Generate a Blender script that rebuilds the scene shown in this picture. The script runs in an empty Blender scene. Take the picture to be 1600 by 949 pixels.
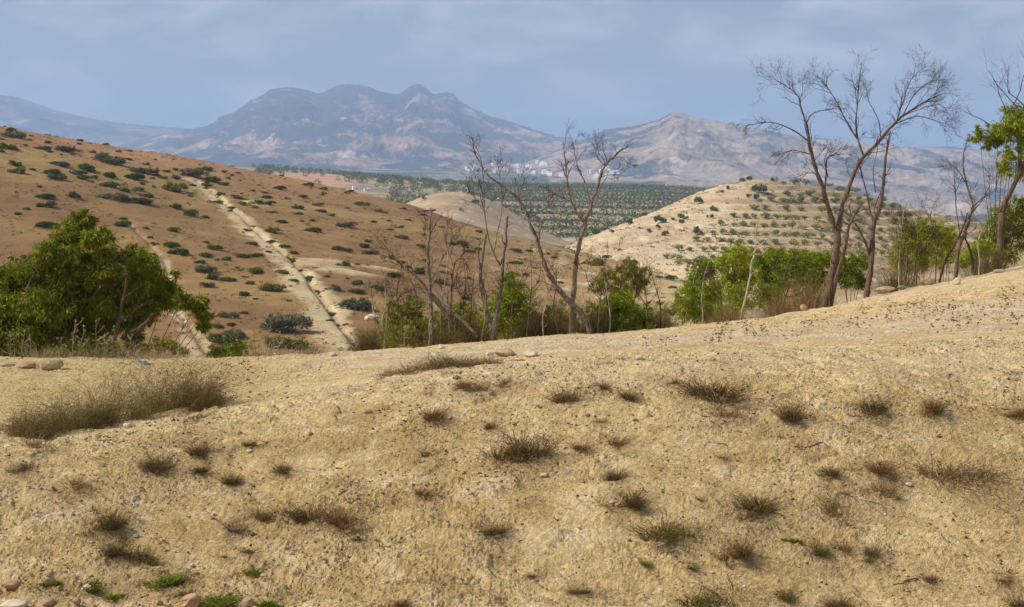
import bpy, math, random
import numpy as np
from mathutils import Vector

# ------------------------------------------------------------------ camera, world, sun, exposure
SC = bpy.context.scene
COL = SC.collection
F, HZ = 2200.0, 300.0            # focal length and horizon row for a 1600 px wide picture
cam = bpy.data.cameras.new('camera')
camo = bpy.data.objects.new('camera', cam)
COL.objects.link(camo)
camo.rotation_euler = (math.pi/2, 0, 0)
cam.sensor_width = 36.0
cam.lens = 36.0*F/1600.0
cam.shift_y = -(474.5-HZ)/1600.0
cam.clip_start = 0.1
cam.clip_end = 60000
SC.camera = camo

SUN_DIR = Vector((-0.80, -0.06, 0.76)).normalized()      # towards the sun
SUN_EL = math.asin(SUN_DIR.z)
SUN_AZ = math.atan2(SUN_DIR.x, SUN_DIR.y)
world = bpy.data.worlds.new('World')
SC.world = world
world.use_nodes = True
wn, wl = world.node_tree.nodes, world.node_tree.links
bg = wn['Background']
bg.inputs['Strength'].default_value = 0.070
sky = wn.new('ShaderNodeTexSky')
sky.sky_type = 'NISHITA'
sky.sun_disc = False
sky.sun_elevation = SUN_EL
sky.sun_rotation = SUN_AZ
sky.altitude = 300
sky.air_density = 1.4
sky.dust_density = 1.6
sky.ozone_density = 2.2
tc = wn.new('ShaderNodeTexCoord')
mp = wn.new('ShaderNodeMapping')
mp.inputs['Scale'].default_value = (8.0, 8.0, 22.0)
cn = wn.new('ShaderNodeTexNoise')
cn.inputs['Scale'].default_value = 1.3
cn.inputs['Detail'].default_value = 6.0
cn.inputs['Roughness'].default_value = 0.55
cn.inputs['Distortion'].default_value = 0.35
cr = wn.new('ShaderNodeValToRGB')
cr.color_ramp.elements[0].position = 0.44
cr.color_ramp.elements[0].color = (0.0, 0.0, 0.0, 1)
cr.color_ramp.elements[1].position = 0.74
cr.color_ramp.elements[1].color = (0.85, 0.85, 0.85, 1)
veil = wn.new('ShaderNodeMix')
veil.data_type = 'RGBA'
veil.inputs[0].default_value = 0.55
veil.inputs[7].default_value = (4.6, 5.3, 6.7, 1)
mx = wn.new('ShaderNodeMix')
mx.data_type = 'RGBA'
mx.inputs[7].default_value = (9.0, 9.4, 10.4, 1)
wl.new(tc.outputs['Generated'], mp.inputs['Vector'])
wl.new(mp.outputs['Vector'], cn.inputs['Vector'])
wl.new(cn.outputs['Fac'], cr.inputs['Fac'])
wl.new(cr.outputs['Color'], mx.inputs[0])
wl.new(sky.outputs['Color'], veil.inputs[6])
wl.new(veil.outputs[2], mx.inputs[6])
wl.new(mx.outputs[2], bg.inputs['Color'])

sun = bpy.data.lights.new('sun', 'SUN')
sun.energy = 5.0
sun.angle = math.radians(0.6)
sun.color = (1.0, 0.93, 0.82)
suno = bpy.data.objects.new('sun', sun)
COL.objects.link(suno)
suno.rotation_euler = (-SUN_DIR).to_track_quat('-Z', 'Y').to_euler()
suno.location = SUN_DIR*200

SC.view_settings.view_transform = 'Standard'
SC.view_settings.look = 'None'
SC.view_settings.exposure = 0.16
SC.view_settings.gamma = 1.0
SC.render.engine = 'CYCLES'
SC.cycles.max_bounces = 6
SC.cycles.diffuse_bounces = 2
SC.cycles.transmission_bounces = 3
SC.cycles.volume_bounces = 1
SC.cycles.transparent_max_bounces = 4
SC.cycles.use_denoising = True

# ------------------------------------------------------------------ helpers
rng = np.random.default_rng(11)
random.seed(11)

def lin(h):
    h = h.lstrip('#')
    c = np.array([int(h[i:i+2], 16)/255 for i in (0, 2, 4)])
    return np.where(c <= 0.04045, c/12.92, ((c+0.055)/1.055)**2.4)

def W(px, py, Y):
    return np.array([(px-800)/F*Y, Y, (HZ-py)/F*Y])

def _hash(ix, iy, seed):
    h = (ix.astype(np.int64)*374761393 + iy.astype(np.int64)*668265263 + seed*1442695041) & 0xffffffff
    h = ((h ^ (h >> 13))*1274126177) & 0xffffffff
    h = ((h ^ (h >> 16))*2246822519) & 0xffffffff
    return (h ^ (h >> 15)) & 0xffffffff

def gnoise(x, y, seed=0):
    x = np.asarray(x, float); y = np.asarray(y, float)
    ix = np.floor(x); iy = np.floor(y)
    fx = x-ix; fy = y-iy
    ux = fx*fx*fx*(fx*(fx*6-15)+10); uy = fy*fy*fy*(fy*(fy*6-15)+10)
    def g(dx, dy):
        a = _hash(ix+dx, iy+dy, seed)/4294967295.0*2*np.pi
        return np.cos(a)*(fx-dx)+np.sin(a)*(fy-dy)
    n0 = g(0, 0)+(g(1, 0)-g(0, 0))*ux
    n1 = g(0, 1)+(g(1, 1)-g(0, 1))*ux
    return (n0+(n1-n0)*uy)*1.5

def fbm(x, y, seed=0, octv=4, gain=0.5, kind='n'):
    s = 0; a = 1; t = 0
    for o in range(octv):
        n = gnoise(x, y, seed+o*17)
        if kind == 'r': n = 1-2*np.abs(n)
        if kind == 'b': n = 2*np.abs(n)-0.6
        s = s+a*n; t += a; a *= gain
        x = x*2.03+7.1; y = y*2.03+3.7
    return s/t

def sstep(a, b, x):
    t = np.clip((x-a)/(b-a), 0, 1)
    return t*t*(3-2*t)

def mixc(a, b, t):
    return a+(b-a)*np.asarray(t)[..., None]

class Field:
    """height table over (picture column, depth); control points (Y, py) or (Y, None, z)"""
    def __init__(s, cols, y0, y1, ny, bpx=3, by=2):
        pxs = np.array(sorted(cols))
        s.px0, s.px1, s.dp = pxs[0], pxs[-1], 10.0
        s.y0, s.y1 = y0, y1
        s.ys = np.linspace(y0, y1, ny)
        s.pg = np.arange(s.px0, s.px1+1, s.dp)
        T = []
        for p in pxs:
            c = cols[p]
            T.append(np.interp(s.ys, [k[0] for k in c], [(k[2] if k[1] is None else (HZ-k[1])/F*k[0]) for k in c]))
        T = np.array(T)
        G = np.array([np.interp(s.pg, pxs, T[:, j]) for j in range(ny)]).T
        for _ in range(3):
            for ax, n in ((0, bpx), (1, by)):
                if n > 0:
                    P = np.pad(G, [(n, n) if ax == a else (0, 0) for a in (0, 1)], mode='edge')
                    c = np.cumsum(P, axis=ax)
                    z = np.zeros_like(np.take(c, [0], axis=ax))
                    c = np.concatenate([z, c], axis=ax)
                    k = 2*n+1
                    G = (np.take(c, range(k, c.shape[ax]), axis=ax)-np.take(c, range(0, c.shape[ax]-k), axis=ax))/k
        s.G = G
    def __call__(s, x, y):
        x = np.asarray(x, float); y = np.asarray(y, float)
        p = 800+F*x/np.maximum(y, 0.05)
        u = np.clip((p-s.px0)/s.dp, 0, len(s.pg)-1.001)
        v = np.clip((y-s.y0)/(s.y1-s.y0)*(len(s.ys)-1), 0, len(s.ys)-1.001)
        i = u.astype(int); j = v.astype(int); fu = u-i; fv = v-j
        G = s.G
        return (G[i, j]*(1-fu)+G[i+1, j]*fu)*(1-fv)+(G[i, j+1]*(1-fu)+G[i+1, j+1]*fu)*fv

def hit(px, py, h, y0, y1, n=1600):
    ys = np.linspace(y0, y1, n)
    d = h((px-800)/F*ys, ys)-(HZ-py)/F*ys
    k = np.nonzero((d[1:] >= 0) & (d[:-1] < 0))[0]
    if len(k) == 0:
        i = int(np.argmax(d)); Y = ys[i]
    else:
        i = k[0]; Y = ys[i]+(ys[i+1]-ys[i])*(-d[i])/(d[i+1]-d[i]+1e-9)
    x = (px-800)/F*Y
    return np.array([x, Y, float(h(x, Y))])

class MB:
    """collects vertices and faces; build() links them as ONE mesh object"""
    def __init__(s): s.v = []; s.f = []; s.m = []; s.n = 0
    def add(s, v, f, mi=0):
        v = np.asarray(v, float).reshape(-1, 3); f = np.asarray(f, np.int64)
        s.v.append(v); s.f.append(f+s.n); s.m.append(np.full(len(f), mi, np.int32)); s.n += len(v)
    def mesh(s, name, mats, smooth=False, loc=(0, 0, 0)):
        me = bpy.data.meshes.new(name)
        if s.n == 0: return me
        V = np.concatenate(s.v)-np.asarray(loc, float)
        me.vertices.add(len(V)); me.vertices.foreach_set('co', V.astype(np.float32).ravel())
        L = np.concatenate([f.ravel() for f in s.f])
        tot = np.concatenate([np.full(len(f), f.shape[1]) for f in s.f])
        st = np.concatenate([[0], np.cumsum(tot)[:-1]])
        me.loops.add(len(L)); me.loops.foreach_set('vertex_index', L.astype(np.int32))
        me.polygons.add(len(tot)); me.polygons.foreach_set('loop_start', st.astype(np.int32))
        me.polygons.foreach_set('loop_total', tot.astype(np.int32))
        me.polygons.foreach_set('material_index', np.concatenate(s.m))
        me.polygons.foreach_set('use_smooth', np.full(len(tot), smooth))
        for m in (mats if isinstance(mats, (list, tuple)) else [mats]): me.materials.append(m)
        me.update(); me.validate()
        return me
    def build(s, name, mats, parent=None, smooth=False, loc=(0, 0, 0)):
        """loc: world place of the object's origin"""
        return link(name, s.mesh(name, mats, smooth, loc), parent, loc)

def link(name, me, parent=None, loc=(0, 0, 0)):
    o = bpy.data.objects.new(name, me); COL.objects.link(o)
    if parent is not None:
        o.parent = parent
        o.location = Vector(loc)-parent.location
    else:
        o.location = Vector(loc)
    return o

def tag(o, label=None, cat=None, group=None, kind=None):
    if label: o['label'] = label
    if cat: o['category'] = cat
    if group: o['group'] = group
    if kind: o['kind'] = kind
    return o

def empty(name, loc):
    o = bpy.data.objects.new(name, None); COL.objects.link(o)
    o.location = Vector(loc); o.empty_display_size = 0.1
    return o

def grid(name, X, Y, Z, C, mat, smooth=True):
    """C: base colour of the soil or rock at each vertex"""
    nr, nc = X.shape
    idx = np.arange(nr*nc).reshape(nr, nc)
    q = np.stack([idx[:-1, :-1], idx[:-1, 1:], idx[1:, 1:], idx[1:, :-1]], -1).reshape(-1, 4)
    mb = MB(); mb.add(np.stack([X, Y, Z], -1), q)
    me = mb.mesh(name, mat, smooth)
    at = me.color_attributes.new('soil', 'FLOAT_COLOR', 'POINT')
    c = np.concatenate([np.clip(C, 0.003, 0.95).reshape(-1, 3), np.ones((nr*nc, 1))], 1)
    at.data.foreach_set('color', c.astype(np.float32).ravel())
    return tag(link(name, me), kind='structure')

def unit(v):
    v = np.asarray(v, float)
    return v/(np.linalg.norm(v, axis=-1, keepdims=True)+1e-9)

def tube(mb, P, R, n=6, cap=True, mi=0):
    P = np.asarray(P, float); R = np.asarray(R, float); k = len(P)
    T = np.gradient(P, axis=0); T = unit(T)
    ref = np.array([0.31, 0.93, 0.17])
    A = unit(np.cross(T, ref)); B = np.cross(T, A)
    a = np.arange(n)*2*np.pi/n
    V = P[:, None]+R[:, None, None]*(np.cos(a)[None, :, None]*A[:, None]+np.sin(a)[None, :, None]*B[:, None])
    i = np.arange(k*n).reshape(k, n); j = np.roll(i, -1, 1)
    f = np.stack([i[:-1], j[:-1], j[1:], i[1:]], -1).reshape(-1, 4)
    mb.add(V.reshape(-1, 3), f, mi)

def smoothline(P, per=6):
    """Catmull-Rom through the points"""
    P = np.asarray(P, float)
    if len(P) < 3: return np.array([P[0]+(P[-1]-P[0])*t for t in np.linspace(0, 1, per+1)])
    Q = np.vstack([2*P[0]-P[1], P, 2*P[-1]-P[-2]])
    out = []
    for i in range(1, len(Q)-2):
        for t in np.arange(per)/per:
            out.append(0.5*((2*Q[i])+(-Q[i-1]+Q[i+1])*t+(2*Q[i-1]-5*Q[i]+4*Q[i+1]-Q[i+2])*t*t+(-Q[i-1]+3*Q[i]-3*Q[i+1]+Q[i+2])*t**3))
    out.append(P[-1])
    return np.array(out)

def leaves(mb, P, D, L, Wd, r=rng, mi=0):
    n = len(P); D = unit(D)
    S = unit(np.cross(D, unit(r.normal(size=(n, 3)))))
    L = np.broadcast_to(L, n)[:, None]; Wd = np.broadcast_to(Wd, n)[:, None]
    V = np.stack([P, P+D*L*.45+S*Wd*.5, P+D*L, P+D*L*.45-S*Wd*.5], 1)
    mb.add(V.reshape(-1, 3), np.arange(4*n).reshape(n, 4), mi)

ORD = ['first', 'second', 'third', 'fourth', 'fifth', 'sixth', 'seventh', 'eighth', 'ninth', 'tenth', 'eleventh', 'twelfth', 'thirteenth',
       'fourteenth', 'fifteenth', 'sixteenth', 'seventeenth', 'eighteenth', 'nineteenth', 'twentieth'] + \
      ['twenty-'+w for w in ('first', 'second', 'third', 'fourth', 'fifth', 'sixth', 'seventh', 'eighth', 'ninth')] + ['thirtieth'] + \
      ['thirty-'+w for w in ('first', 'second', 'third', 'fourth', 'fifth', 'sixth', 'seventh', 'eighth', 'ninth')] + ['fortieth'] + \
      ['forty-'+w for w in ('first', 'second', 'third', 'fourth', 'fifth', 'sixth', 'seventh', 'eighth', 'ninth')]

# ------------------------------------------------------------------ materials
def nodes(name):
    m = bpy.data.materials.new(name); m.use_nodes = True
    n, l = m.node_tree.nodes, m.node_tree.links
    b = n['Principled BSDF']
    b.inputs['Roughness'].default_value = 0.95
    b.inputs['Specular IOR Level'].default_value = 0.1
    return m, n, l, b

def math_node(n, l, op, a, b=None):
    k = n.new('ShaderNodeMath'); k.operation = op
    for i, v in enumerate((a, b)):
        if v is None: continue
        if isinstance(v, (int, float)): k.inputs[i].default_value = v
        else: l.new(v, k.inputs[i])
    return k.outputs[0]

def soil_mat(name, scales=(3, 18, 90), amp=(0.25, 0.25, 0.2), bump=((40, 0.4, 0.01),)):
    """soil colour attribute times several sizes of mottling, with rough bump"""
    m, n, l, b = nodes(name)
    at = n.new('ShaderNodeAttribute'); at.attribute_name = 'soil'
    geo = n.new('ShaderNodeNewGeometry')
    val = None
    for s, a in zip(scales, amp):
        t = n.new('ShaderNodeTexNoise'); t.inputs['Scale'].default_value = s; t.inputs['Detail'].default_value = 4; t.inputs['Roughness'].default_value = 0.65
        l.new(geo.outputs['Position'], t.inputs['Vector'])
        k = math_node(n, l, 'MULTIPLY_ADD', t.outputs['Fac'], a*4); n[-1].inputs[2].default_value = 1-a*2
        val = k if val is None else math_node(n, l, 'MULTIPLY', val, k)
    val = math_node(n, l, 'MAXIMUM', val, 0.25)
    vm = n.new('ShaderNodeVectorMath'); vm.operation = 'SCALE'
    l.new(at.outputs['Color'], vm.inputs[0]); l.new(val, vm.inputs['Scale'])
    l.new(vm.outputs[0], b.inputs['Base Color'])
    nrm = None
    for s, st, d in bump:
        t = n.new('ShaderNodeTexNoise'); t.inputs['Scale'].default_value = s; t.inputs['Detail'].default_value = 5; t.inputs['Roughness'].default_value = 0.7
        l.new(geo.outputs['Position'], t.inputs['Vector'])
        bp = n.new('ShaderNodeBump'); bp.inputs['Strength'].default_value = st; bp.inputs['Distance'].default_value = d
        l.new(t.outputs['Fac'], bp.inputs['Height'])
        if nrm is not None: l.new(nrm, bp.inputs['Normal'])
        nrm = bp.outputs['Normal']
    if nrm is not None: l.new(nrm, b.inputs['Normal'])
    return m

def leaf_mat(name, c1, c2, c3=None, trans=0.35):
    """each leaf (mesh island) takes its own colour between c1 and c2 (a few c3); each plant differs a little"""
    m, n, l, b = nodes(name)
    geo = n.new('ShaderNodeNewGeometry'); oi = n.new('ShaderNodeObjectInfo')
    r = n.new('ShaderNodeValToRGB')
    e = r.color_ramp.elements
    e[0].color = (*c1, 1); e[1].color = (*c2, 1); e[1].position = 0.85
    if c3 is not None:
        k = e.new(0.97); k.color = (*c3, 1)
    l.new(geo.outputs['Random Per Island'], r.inputs['Fac'])
    hs = n.new('ShaderNodeHueSaturation')
    v = math_node(n, l, 'MULTIPLY_ADD', oi.outputs['Random'], 0.5); n[-1].inputs[2].default_value = 0.75
    hu = math_node(n, l, 'MULTIPLY_ADD', oi.outputs['Random'], -0.02); n[-1].inputs[2].default_value = 0.502
    l.new(hu, hs.inputs['Hue']); l.new(v, hs.inputs['Value']); l.new(r.outputs['Color'], hs.inputs['Color'])
    l.new(hs.outputs['Color'], b.inputs['Base Color'])
    b.inputs['Roughness'].default_value = 0.7
    b.inputs['Specular IOR Level'].default_value = 0.15
    if trans > 0:
        t = n.new('ShaderNodeBsdfTranslucent'); l.new(hs.outputs['Color'], t.inputs['Color'])
        x = n.new('ShaderNodeMixShader'); x.inputs[0].default_value = trans
        l.new(b.outputs[0], x.inputs[1]); l.new(t.outputs[0], x.inputs[2])
        l.new(x.outputs[0], n['Material Output'].inputs['Surface'])
    return m

def noise_mat(name, c1, c2, scale, rough=0.9, bump=0.5, dist=0.01, stretch=(1, 1, 1), pos=(0.35, 0.65)):
    m, n, l, b = nodes(name)
    tc = n.new('ShaderNodeTexCoord'); mp = n.new('ShaderNodeMapping'); mp.inputs['Scale'].default_value = stretch
    t = n.new('ShaderNodeTexNoise'); t.inputs['Scale'].default_value = scale; t.inputs['Detail'].default_value = 6; t.inputs['Roughness'].default_value = 0.65
    r = n.new('ShaderNodeValToRGB'); e = r.color_ramp.elements
    e[0].color = (*c1, 1); e[1].color = (*c2, 1); e[0].position, e[1].position = pos
    l.new(tc.outputs['Object'], mp.inputs['Vector']); l.new(mp.outputs['Vector'], t.inputs['Vector'])
    l.new(t.outputs['Fac'], r.inputs['Fac']); l.new(r.outputs['Color'], b.inputs['Base Color'])
    bp = n.new('ShaderNodeBump'); bp.inputs['Strength'].default_value = bump; bp.inputs['Distance'].default_value = dist
    l.new(t.outputs['Fac'], bp.inputs['Height']); l.new(bp.outputs['Normal'], b.inputs['Normal'])
    b.inputs['Roughness'].default_value = rough
    return m

M = {}
M['near'] = soil_mat('dry_earth', (2.2, 30, 110), (0.10, 0.26, 0.42), ((45, 0.7, 0.02), (150, 1.0, 0.012)))
M['hill'] = soil_mat('brown_earth', (0.05, 0.4, 2.2), (0.14, 0.14, 0.16), ((1.5, 0.7, 0.25),))
M['pale'] = soil_mat('limestone_earth', (0.03, 0.25, 1.2), (0.10, 0.16, 0.2), ((0.8, 0.8, 0.5),))
M['far'] = soil_mat('valley_earth', (0.01, 0.06, 0.3), (0.14, 0.2, 0.2), ((0.2, 0.6, 1.0),))
M['mount'] = soil_mat('mountain_rock', (0.0025, 0.012, 0.04), (0.12, 0.24, 0.30), ((0.012, 0.7, 18.0), (0.05, 0.6, 5.0)))
M['bark'] = noise_mat('grey_bark', lin('3d2f25'), lin('836c58'), 9, bump=0.8, dist=0.02, stretch=(4, 4, 0.7))
M['bark_grey'] = noise_mat('weathered_grey_bark', lin('46382d'), lin('a8957f'), 11, bump=1.0, dist=0.02, stretch=(4, 4, 0.6))
M['bark_dark'] = noise_mat('dark_bark', lin('2b1d15'), lin('61483a'), 9, bump=0.8, dist=0.02, stretch=(4, 4, 0.7))
M['bark_red'] = noise_mat('reddish_twig_bark', lin('2a1a16'), lin('4e352c'), 6, bump=0.2)
M['bark_pale'] = noise_mat('bleached_bark', lin('8a7a64'), lin('c9bca4'), 8, bump=0.6, dist=0.01, stretch=(4, 4, 0.7))
M['leaf_tree'] = leaf_mat('drooping_leaf', (0.0528, 0.0763, 0.0029), (0.1819, 0.2168, 0.0073), (0.2818, 0.2891, 0.0219), trans=0.22)
M['leaf_bush'] = leaf_mat('bright_bush_leaf', (0.1150, 0.1690, 0.0054), (0.3111, 0.3783, 0.0151), (0.4057, 0.4185, 0.0540), trans=0.22)
M['leaf_olive_bush'] = leaf_mat('dull_bush_leaf', (0.1268, 0.1399, 0.0130), (0.2981, 0.2881, 0.0378), (0.3279, 0.2799, 0.0864), trans=0.22)
M['leaf_euc'] = leaf_mat('broad_crown_leaf', (0.1212, 0.1695, 0.0076), (0.3552, 0.3947, 0.0194), (0.4844, 0.3659, 0.0378), trans=0.22)
M['shrub_dark'] = leaf_mat('dark_shrub_leaf', (0.0416, 0.0648, 0.0048), (0.1607, 0.2025, 0.0128), trans=0.15)
M['shrub_olive'] = leaf_mat('olive_shrub_leaf', (0.1056, 0.1150, 0.0130), (0.2508, 0.2372, 0.0324), trans=0.15)
M['shrub_grey'] = leaf_mat('grey_shrub_leaf', (0.0840, 0.0935, 0.0405), (0.1890, 0.1870, 0.0855), trans=0.15)
M['shrub_brown'] = leaf_mat('brown_shrub_leaf', (0.09, 0.06, 0.032), (0.19, 0.13, 0.065), trans=0.1)
M['olive'] = leaf_mat('olive_leaf', (0.1400, 0.1560, 0.0252), (0.3600, 0.3696, 0.0693), trans=0.15)
M['olive_far'] = leaf_mat('distant_olive_leaf', (0.0616, 0.0807, 0.0240), (0.1512, 0.1790, 0.0540), trans=0.1)
M['tuft'] = leaf_mat('dry_tuft_stalk', (0.0616, 0.0383, 0.0120), (0.2109, 0.1357, 0.0456), (0.4922, 0.3352, 0.1196), trans=0.1)
M['tuft_brown'] = leaf_mat('brown_tuft_stalk', (0.1129, 0.0750, 0.0262), (0.2759, 0.1875, 0.0701), (0.4514, 0.3266, 0.1403), trans=0.1)
M['tuft_green'] = leaf_mat('green_tuft_leaf', (0.0700, 0.1050, 0.0080), (0.1820, 0.2400, 0.0200), (0.2800, 0.2400, 0.0600), trans=0.25)
M['tuft_olive'] = leaf_mat('olive_tuft_stalk', (0.0713, 0.0636, 0.0116), (0.1996, 0.1592, 0.0347), (0.3992, 0.2906, 0.0907), trans=0.15)
M['bush_stalk'] = leaf_mat('wispy_bush_stalk', (0.0821, 0.0616, 0.0158), (0.2052, 0.1448, 0.0474), (0.2462, 0.1540, 0.0896), trans=0.15)
M['straw'] = leaf_mat('dry_straw', (0.22, 0.165, 0.08), (0.45, 0.36, 0.2), (0.5, 0.42, 0.28), trans=0.15)
M['seed'] = leaf_mat('dark_seed_head', (0.04, 0.028, 0.016), (0.12, 0.085, 0.05), trans=0.0)
M['rock'] = noise_mat('tan_rock', lin('8a7352'), lin('c2ab83'), 6, bump=0.8, dist=0.02)
M['rock_pink'] = noise_mat('pink_rock', lin('8a6a50'), lin('bf9e7c'), 7, bump=0.8, dist=0.01)
M['rock_white'] = noise_mat('pale_rock', lin('a89878'), lin('d8cbb0'), 6, bump=0.8, dist=0.02)
M['pebble'] = leaf_mat('pebble', (0.17, 0.115, 0.055), (0.50, 0.39, 0.22), (0.66, 0.58, 0.44), trans=0.0)
M['wall'] = noise_mat('whitewash', (0.74, 0.71, 0.66), (0.86, 0.84, 0.80), 0.4, bump=0.0)
M['wall_tan'] = noise_mat('tan_plaster', (0.40, 0.32, 0.24), (0.58, 0.48, 0.38), 0.4, bump=0.0)
M['opening'] = noise_mat('dark_opening', (0.03, 0.03, 0.035), (0.06, 0.06, 0.06), 1, bump=0.0)
M['blue'] = noise_mat('blue_plastic', (0.05, 0.16, 0.42), (0.12, 0.28, 0.6), 20, rough=0.35, bump=0.3)
M['white'] = noise_mat('white_plastic', (0.65, 0.62, 0.55), (0.8, 0.78, 0.72), 20, rough=0.5, bump=0.3)
M['steel'] = noise_mat('grey_steel', (0.35, 0.35, 0.35), (0.5, 0.5, 0.5), 2, rough=0.6, bump=0.0)

# ------------------------------------------------------------------ terrain shapes
NEAR = Field({
    -1500: [(0, None, -1.7), (4, None, -2.1), (9, None, -2.75), (11, None, -2.5), (15, None, -2.6), (23, None, -2.8), (24.6, None, -2.9), (28, None, -4.6), (40, None, -9), (60, None, -14), (80, None, -16)],
    -400: [(0, None, -1.7), (4, None, -2.1), (9, None, -2.75), (10.6, 790), (12, 745), (15, 660), (19, 592), (23, 563), (24.5, 556), (28, None, -4.6), (40, None, -9), (60, None, -14), (80, None, -16)],
    0: [(0, None, -1.7), (4, None, -2.05), (9, 949), (9.8, 850), (11.0, 716), (12.2, 699), (15, 642), (19, 592), (23, 563), (24.4, 556), (28, None, -4.6), (40, None, -9), (60, None, -14), (80, None, -16)],
    200: [(0, None, -1.7), (4, None, -2.05), (9, 949), (10.2, 820), (11.7, 680), (12.8, 676), (16, 618), (20, 580), (23, 564), (24.4, 558), (28, None, -4.6), (40, None, -9), (60, None, -14), (80, None, -16)],
    350: [(0, None, -1.7), (4, None, -2.05), (9, 949), (10.5, 800), (12.2, 647), (13.2, 642), (17, 600), (22, 567), (24.2, 560), (28, None, -4.6), (40, None, -9), (60, None, -14), (80, None, -16)],
    600: [(0, None, -1.7), (4, None, -2.05), (9, 949), (10.5, 780), (12.7, 596), (13.8, 595), (17, 576), (20, 562), (23.5, 549), (24.6, 545), (28.5, None, -4.4), (40, None, -9), (60, None, -14), (80, None, -16)],
    800: [(0, None, -1.7), (4, None, -2.05), (9, 949), (10.5, 765), (12, 628), (13.1, 568), (14, 565), (18, 551), (21, 541), (25, 531), (26, 529), (30, None, -4.4), (42, None, -9), (60, None, -14), (80, None, -16)],
    1050: [(0, None, -1.7), (4, None, -2.05), (9, 949), (10.5, 745), (12, 605), (13.2, 556), (15, 549), (19, 533), (23, 521), (26.5, 512), (28, 509), (32, None, -4.1), (44, None, -9), (62, None, -14), (80, None, -16)],
    1180: [(0, None, -1.7), (4, None, -2.05), (9, 949), (10.5, 740), (12, 598), (13.4, 551), (15.5, 545), (19, 528), (24, 511), (28.5, 499), (30, 497), (34, None, -3.9), (46, None, -9), (62, None, -14), (80, None, -16)],
    1300: [(0, None, -1.7), (4, None, -2.05), (9, 949), (10.5, 735), (12, 595), (13.5, 547), (16, 540), (20, 517), (26, 491), (32, 477), (34.5, 474), (39, None, -3.8), (50, None, -9), (64, None, -14), (80, None, -16)],
    1600: [(0, None, -1.7), (4, None, -2.05), (9, 949), (10.5, 735), (12, 600), (14, 528), (16, 520), (22, 472), (30, 432), (37, 412), (40, 409), (45, None, -3.1), (58, None, -8), (70, None, -13), (80, None, -15)],
    2200: [(0, None, -1.7), (4, None, -2.0), (9, 930), (10.5, 725), (12, 590), (14, 518), (16, 500), (22, 430), (30, 385), (38, 362), (42, 358), (50, None, -2.0), (60, None, -6), (70, None, -10), (80, None, -13)],
    3600: [(0, None, -1.7), (4, None, -2.0), (9, 900), (12, 570), (16, 470), (22, 400), (30, 340), (42, 320), (55, None, -1.0), (70, None, -6), (80, None, -10)],
}, 0, 80, 801, 4, 3)

def near_macro(x, y):
    k = sstep(6, 9, y)
    far = sstep(13, 17, y)
    return NEAR(x, y)+k*(0.07*fbm(x*.75, y*.75, 3, 3)*(1-0.4*far)+0.03*far*fbm(x*1.6, y*1.6, 5, 3))

def near_h(x, y):
    z = near_macro(x, y)
    rough = 0.45+0.75*sstep(-0.25, 0.35, fbm(x*.5, y*.5, 31, 2))
    top = sstep(11.6, 13, y)*(1-sstep(15, 17, y))
    rough = rough*(1-0.5*top)
    w1 = 0.35*gnoise(x*1.7, y*1.7, 45); near = 1-sstep(14, 16, y)
    cl = near*sstep(.05, .4, fbm(x*.9+5, y*1.5, 67, 3))*0.03*np.maximum(fbm(x*9, y*10, 69, 3, .6, 'b')-.05, 0)
    z = z+cl+rough*(0.036*fbm(x*2.6, y*3.2, 41, 3)+0.016*fbm(x*5.5+w1, y*9+w1, 51, 4, 0.62, 'r')+0.012*fbm(x*16, y*18, 61, 2, 0.6, 'b'))+near*(0.0050*fbm(x*38, y*38, 63, 2, 0.7, 'b')-0.03*sstep(0.28, 0.6, fbm(x*1.1+w1*.6, y*2.2+x*.8, 65, 3, .55, 'r')))
    return z

LEFT = Field({
    -900: [(50, None, -15), (110, 560), (180, 330), (260, 150), (340, 110), (420, 110), (520, None, 0)],
    -300: [(50, None, -15), (110, 560), (150, 410), (190, 280), (240, 180), (275, 165), (330, None, 15), (420, None, 0), (520, None, -28)],
    0: [(50, None, -15), (90, None, -14.4), (115, 560), (150, 425), (190, 310), (235, 222), (265, 191), (300, None, 11.5), (370, None, -4), (460, None, -28)],
    250: [(50, None, -15), (90, None, -14.4), (115, 560), (150, 445), (190, 350), (235, 278), (275, 237), (305, None, 6.5), (370, None, -8), (460, None, -28)],
    400: [(50, None, -15), (90, None, -14.6), (118, 560), (150, 460), (190, 372), (235, 307), (285, 262), (310, None, 3.8), (370, None, -11), (460, None, -30)],
    640: [(50, None, -15), (90, None, -14.8), (120, 560), (150, 482), (190, 405), (230, 355), (280, 319), (305, None, -3.8), (360, None, -16), (440, None, -30)],
    800: [(50, None, -15), (90, None, -15), (120, 562), (150, 500), (185, 436), (215, 392), (250, 364), (275, None, -9), (330, None, -20), (420, None, -30)],
    950: [(50, None, -15), (90, None, -15), (120, 562), (150, 505), (180, 452), (205, 417), (225, 399), (250, None, -12), (300, None, -22), (400, None, -30)],
    1070: [(50, None, -15), (90, None, -15), (125, 553), (150, 502), (175, 455), (195, 430), (220, None, -13.5), (270, None, -23), (400, None, -30)],
    1160: [(50, None, -16), (90, None, -16), (125, 565), (150, 525), (170, 490), (185, 475), (210, None, -17), (250, None, -22), (400, None, -30)],
    1300: [(50, None, -17), (90, None, -17), (150, None, -19), (200, None, -21), (300, None, -27), (400, None, -30)],
    2600: [(50, None, -15), (90, None, -17), (150, None, -19), (200, None, -21), (300, None, -27), (400, None, -30)],
}, 50, 520, 471, 4, 6)
TR = [(306, 281), (330, 298), (365, 328), (400, 360), (440, 392), (470, 420), (490, 450), (515, 482), (545, 522), (575, 560)]
TR2 = [(200, 340), (215, 362), (245, 392), (262, 420), (272, 455), (280, 490), (305, 520), (330, 556), (350, 590)]
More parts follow.
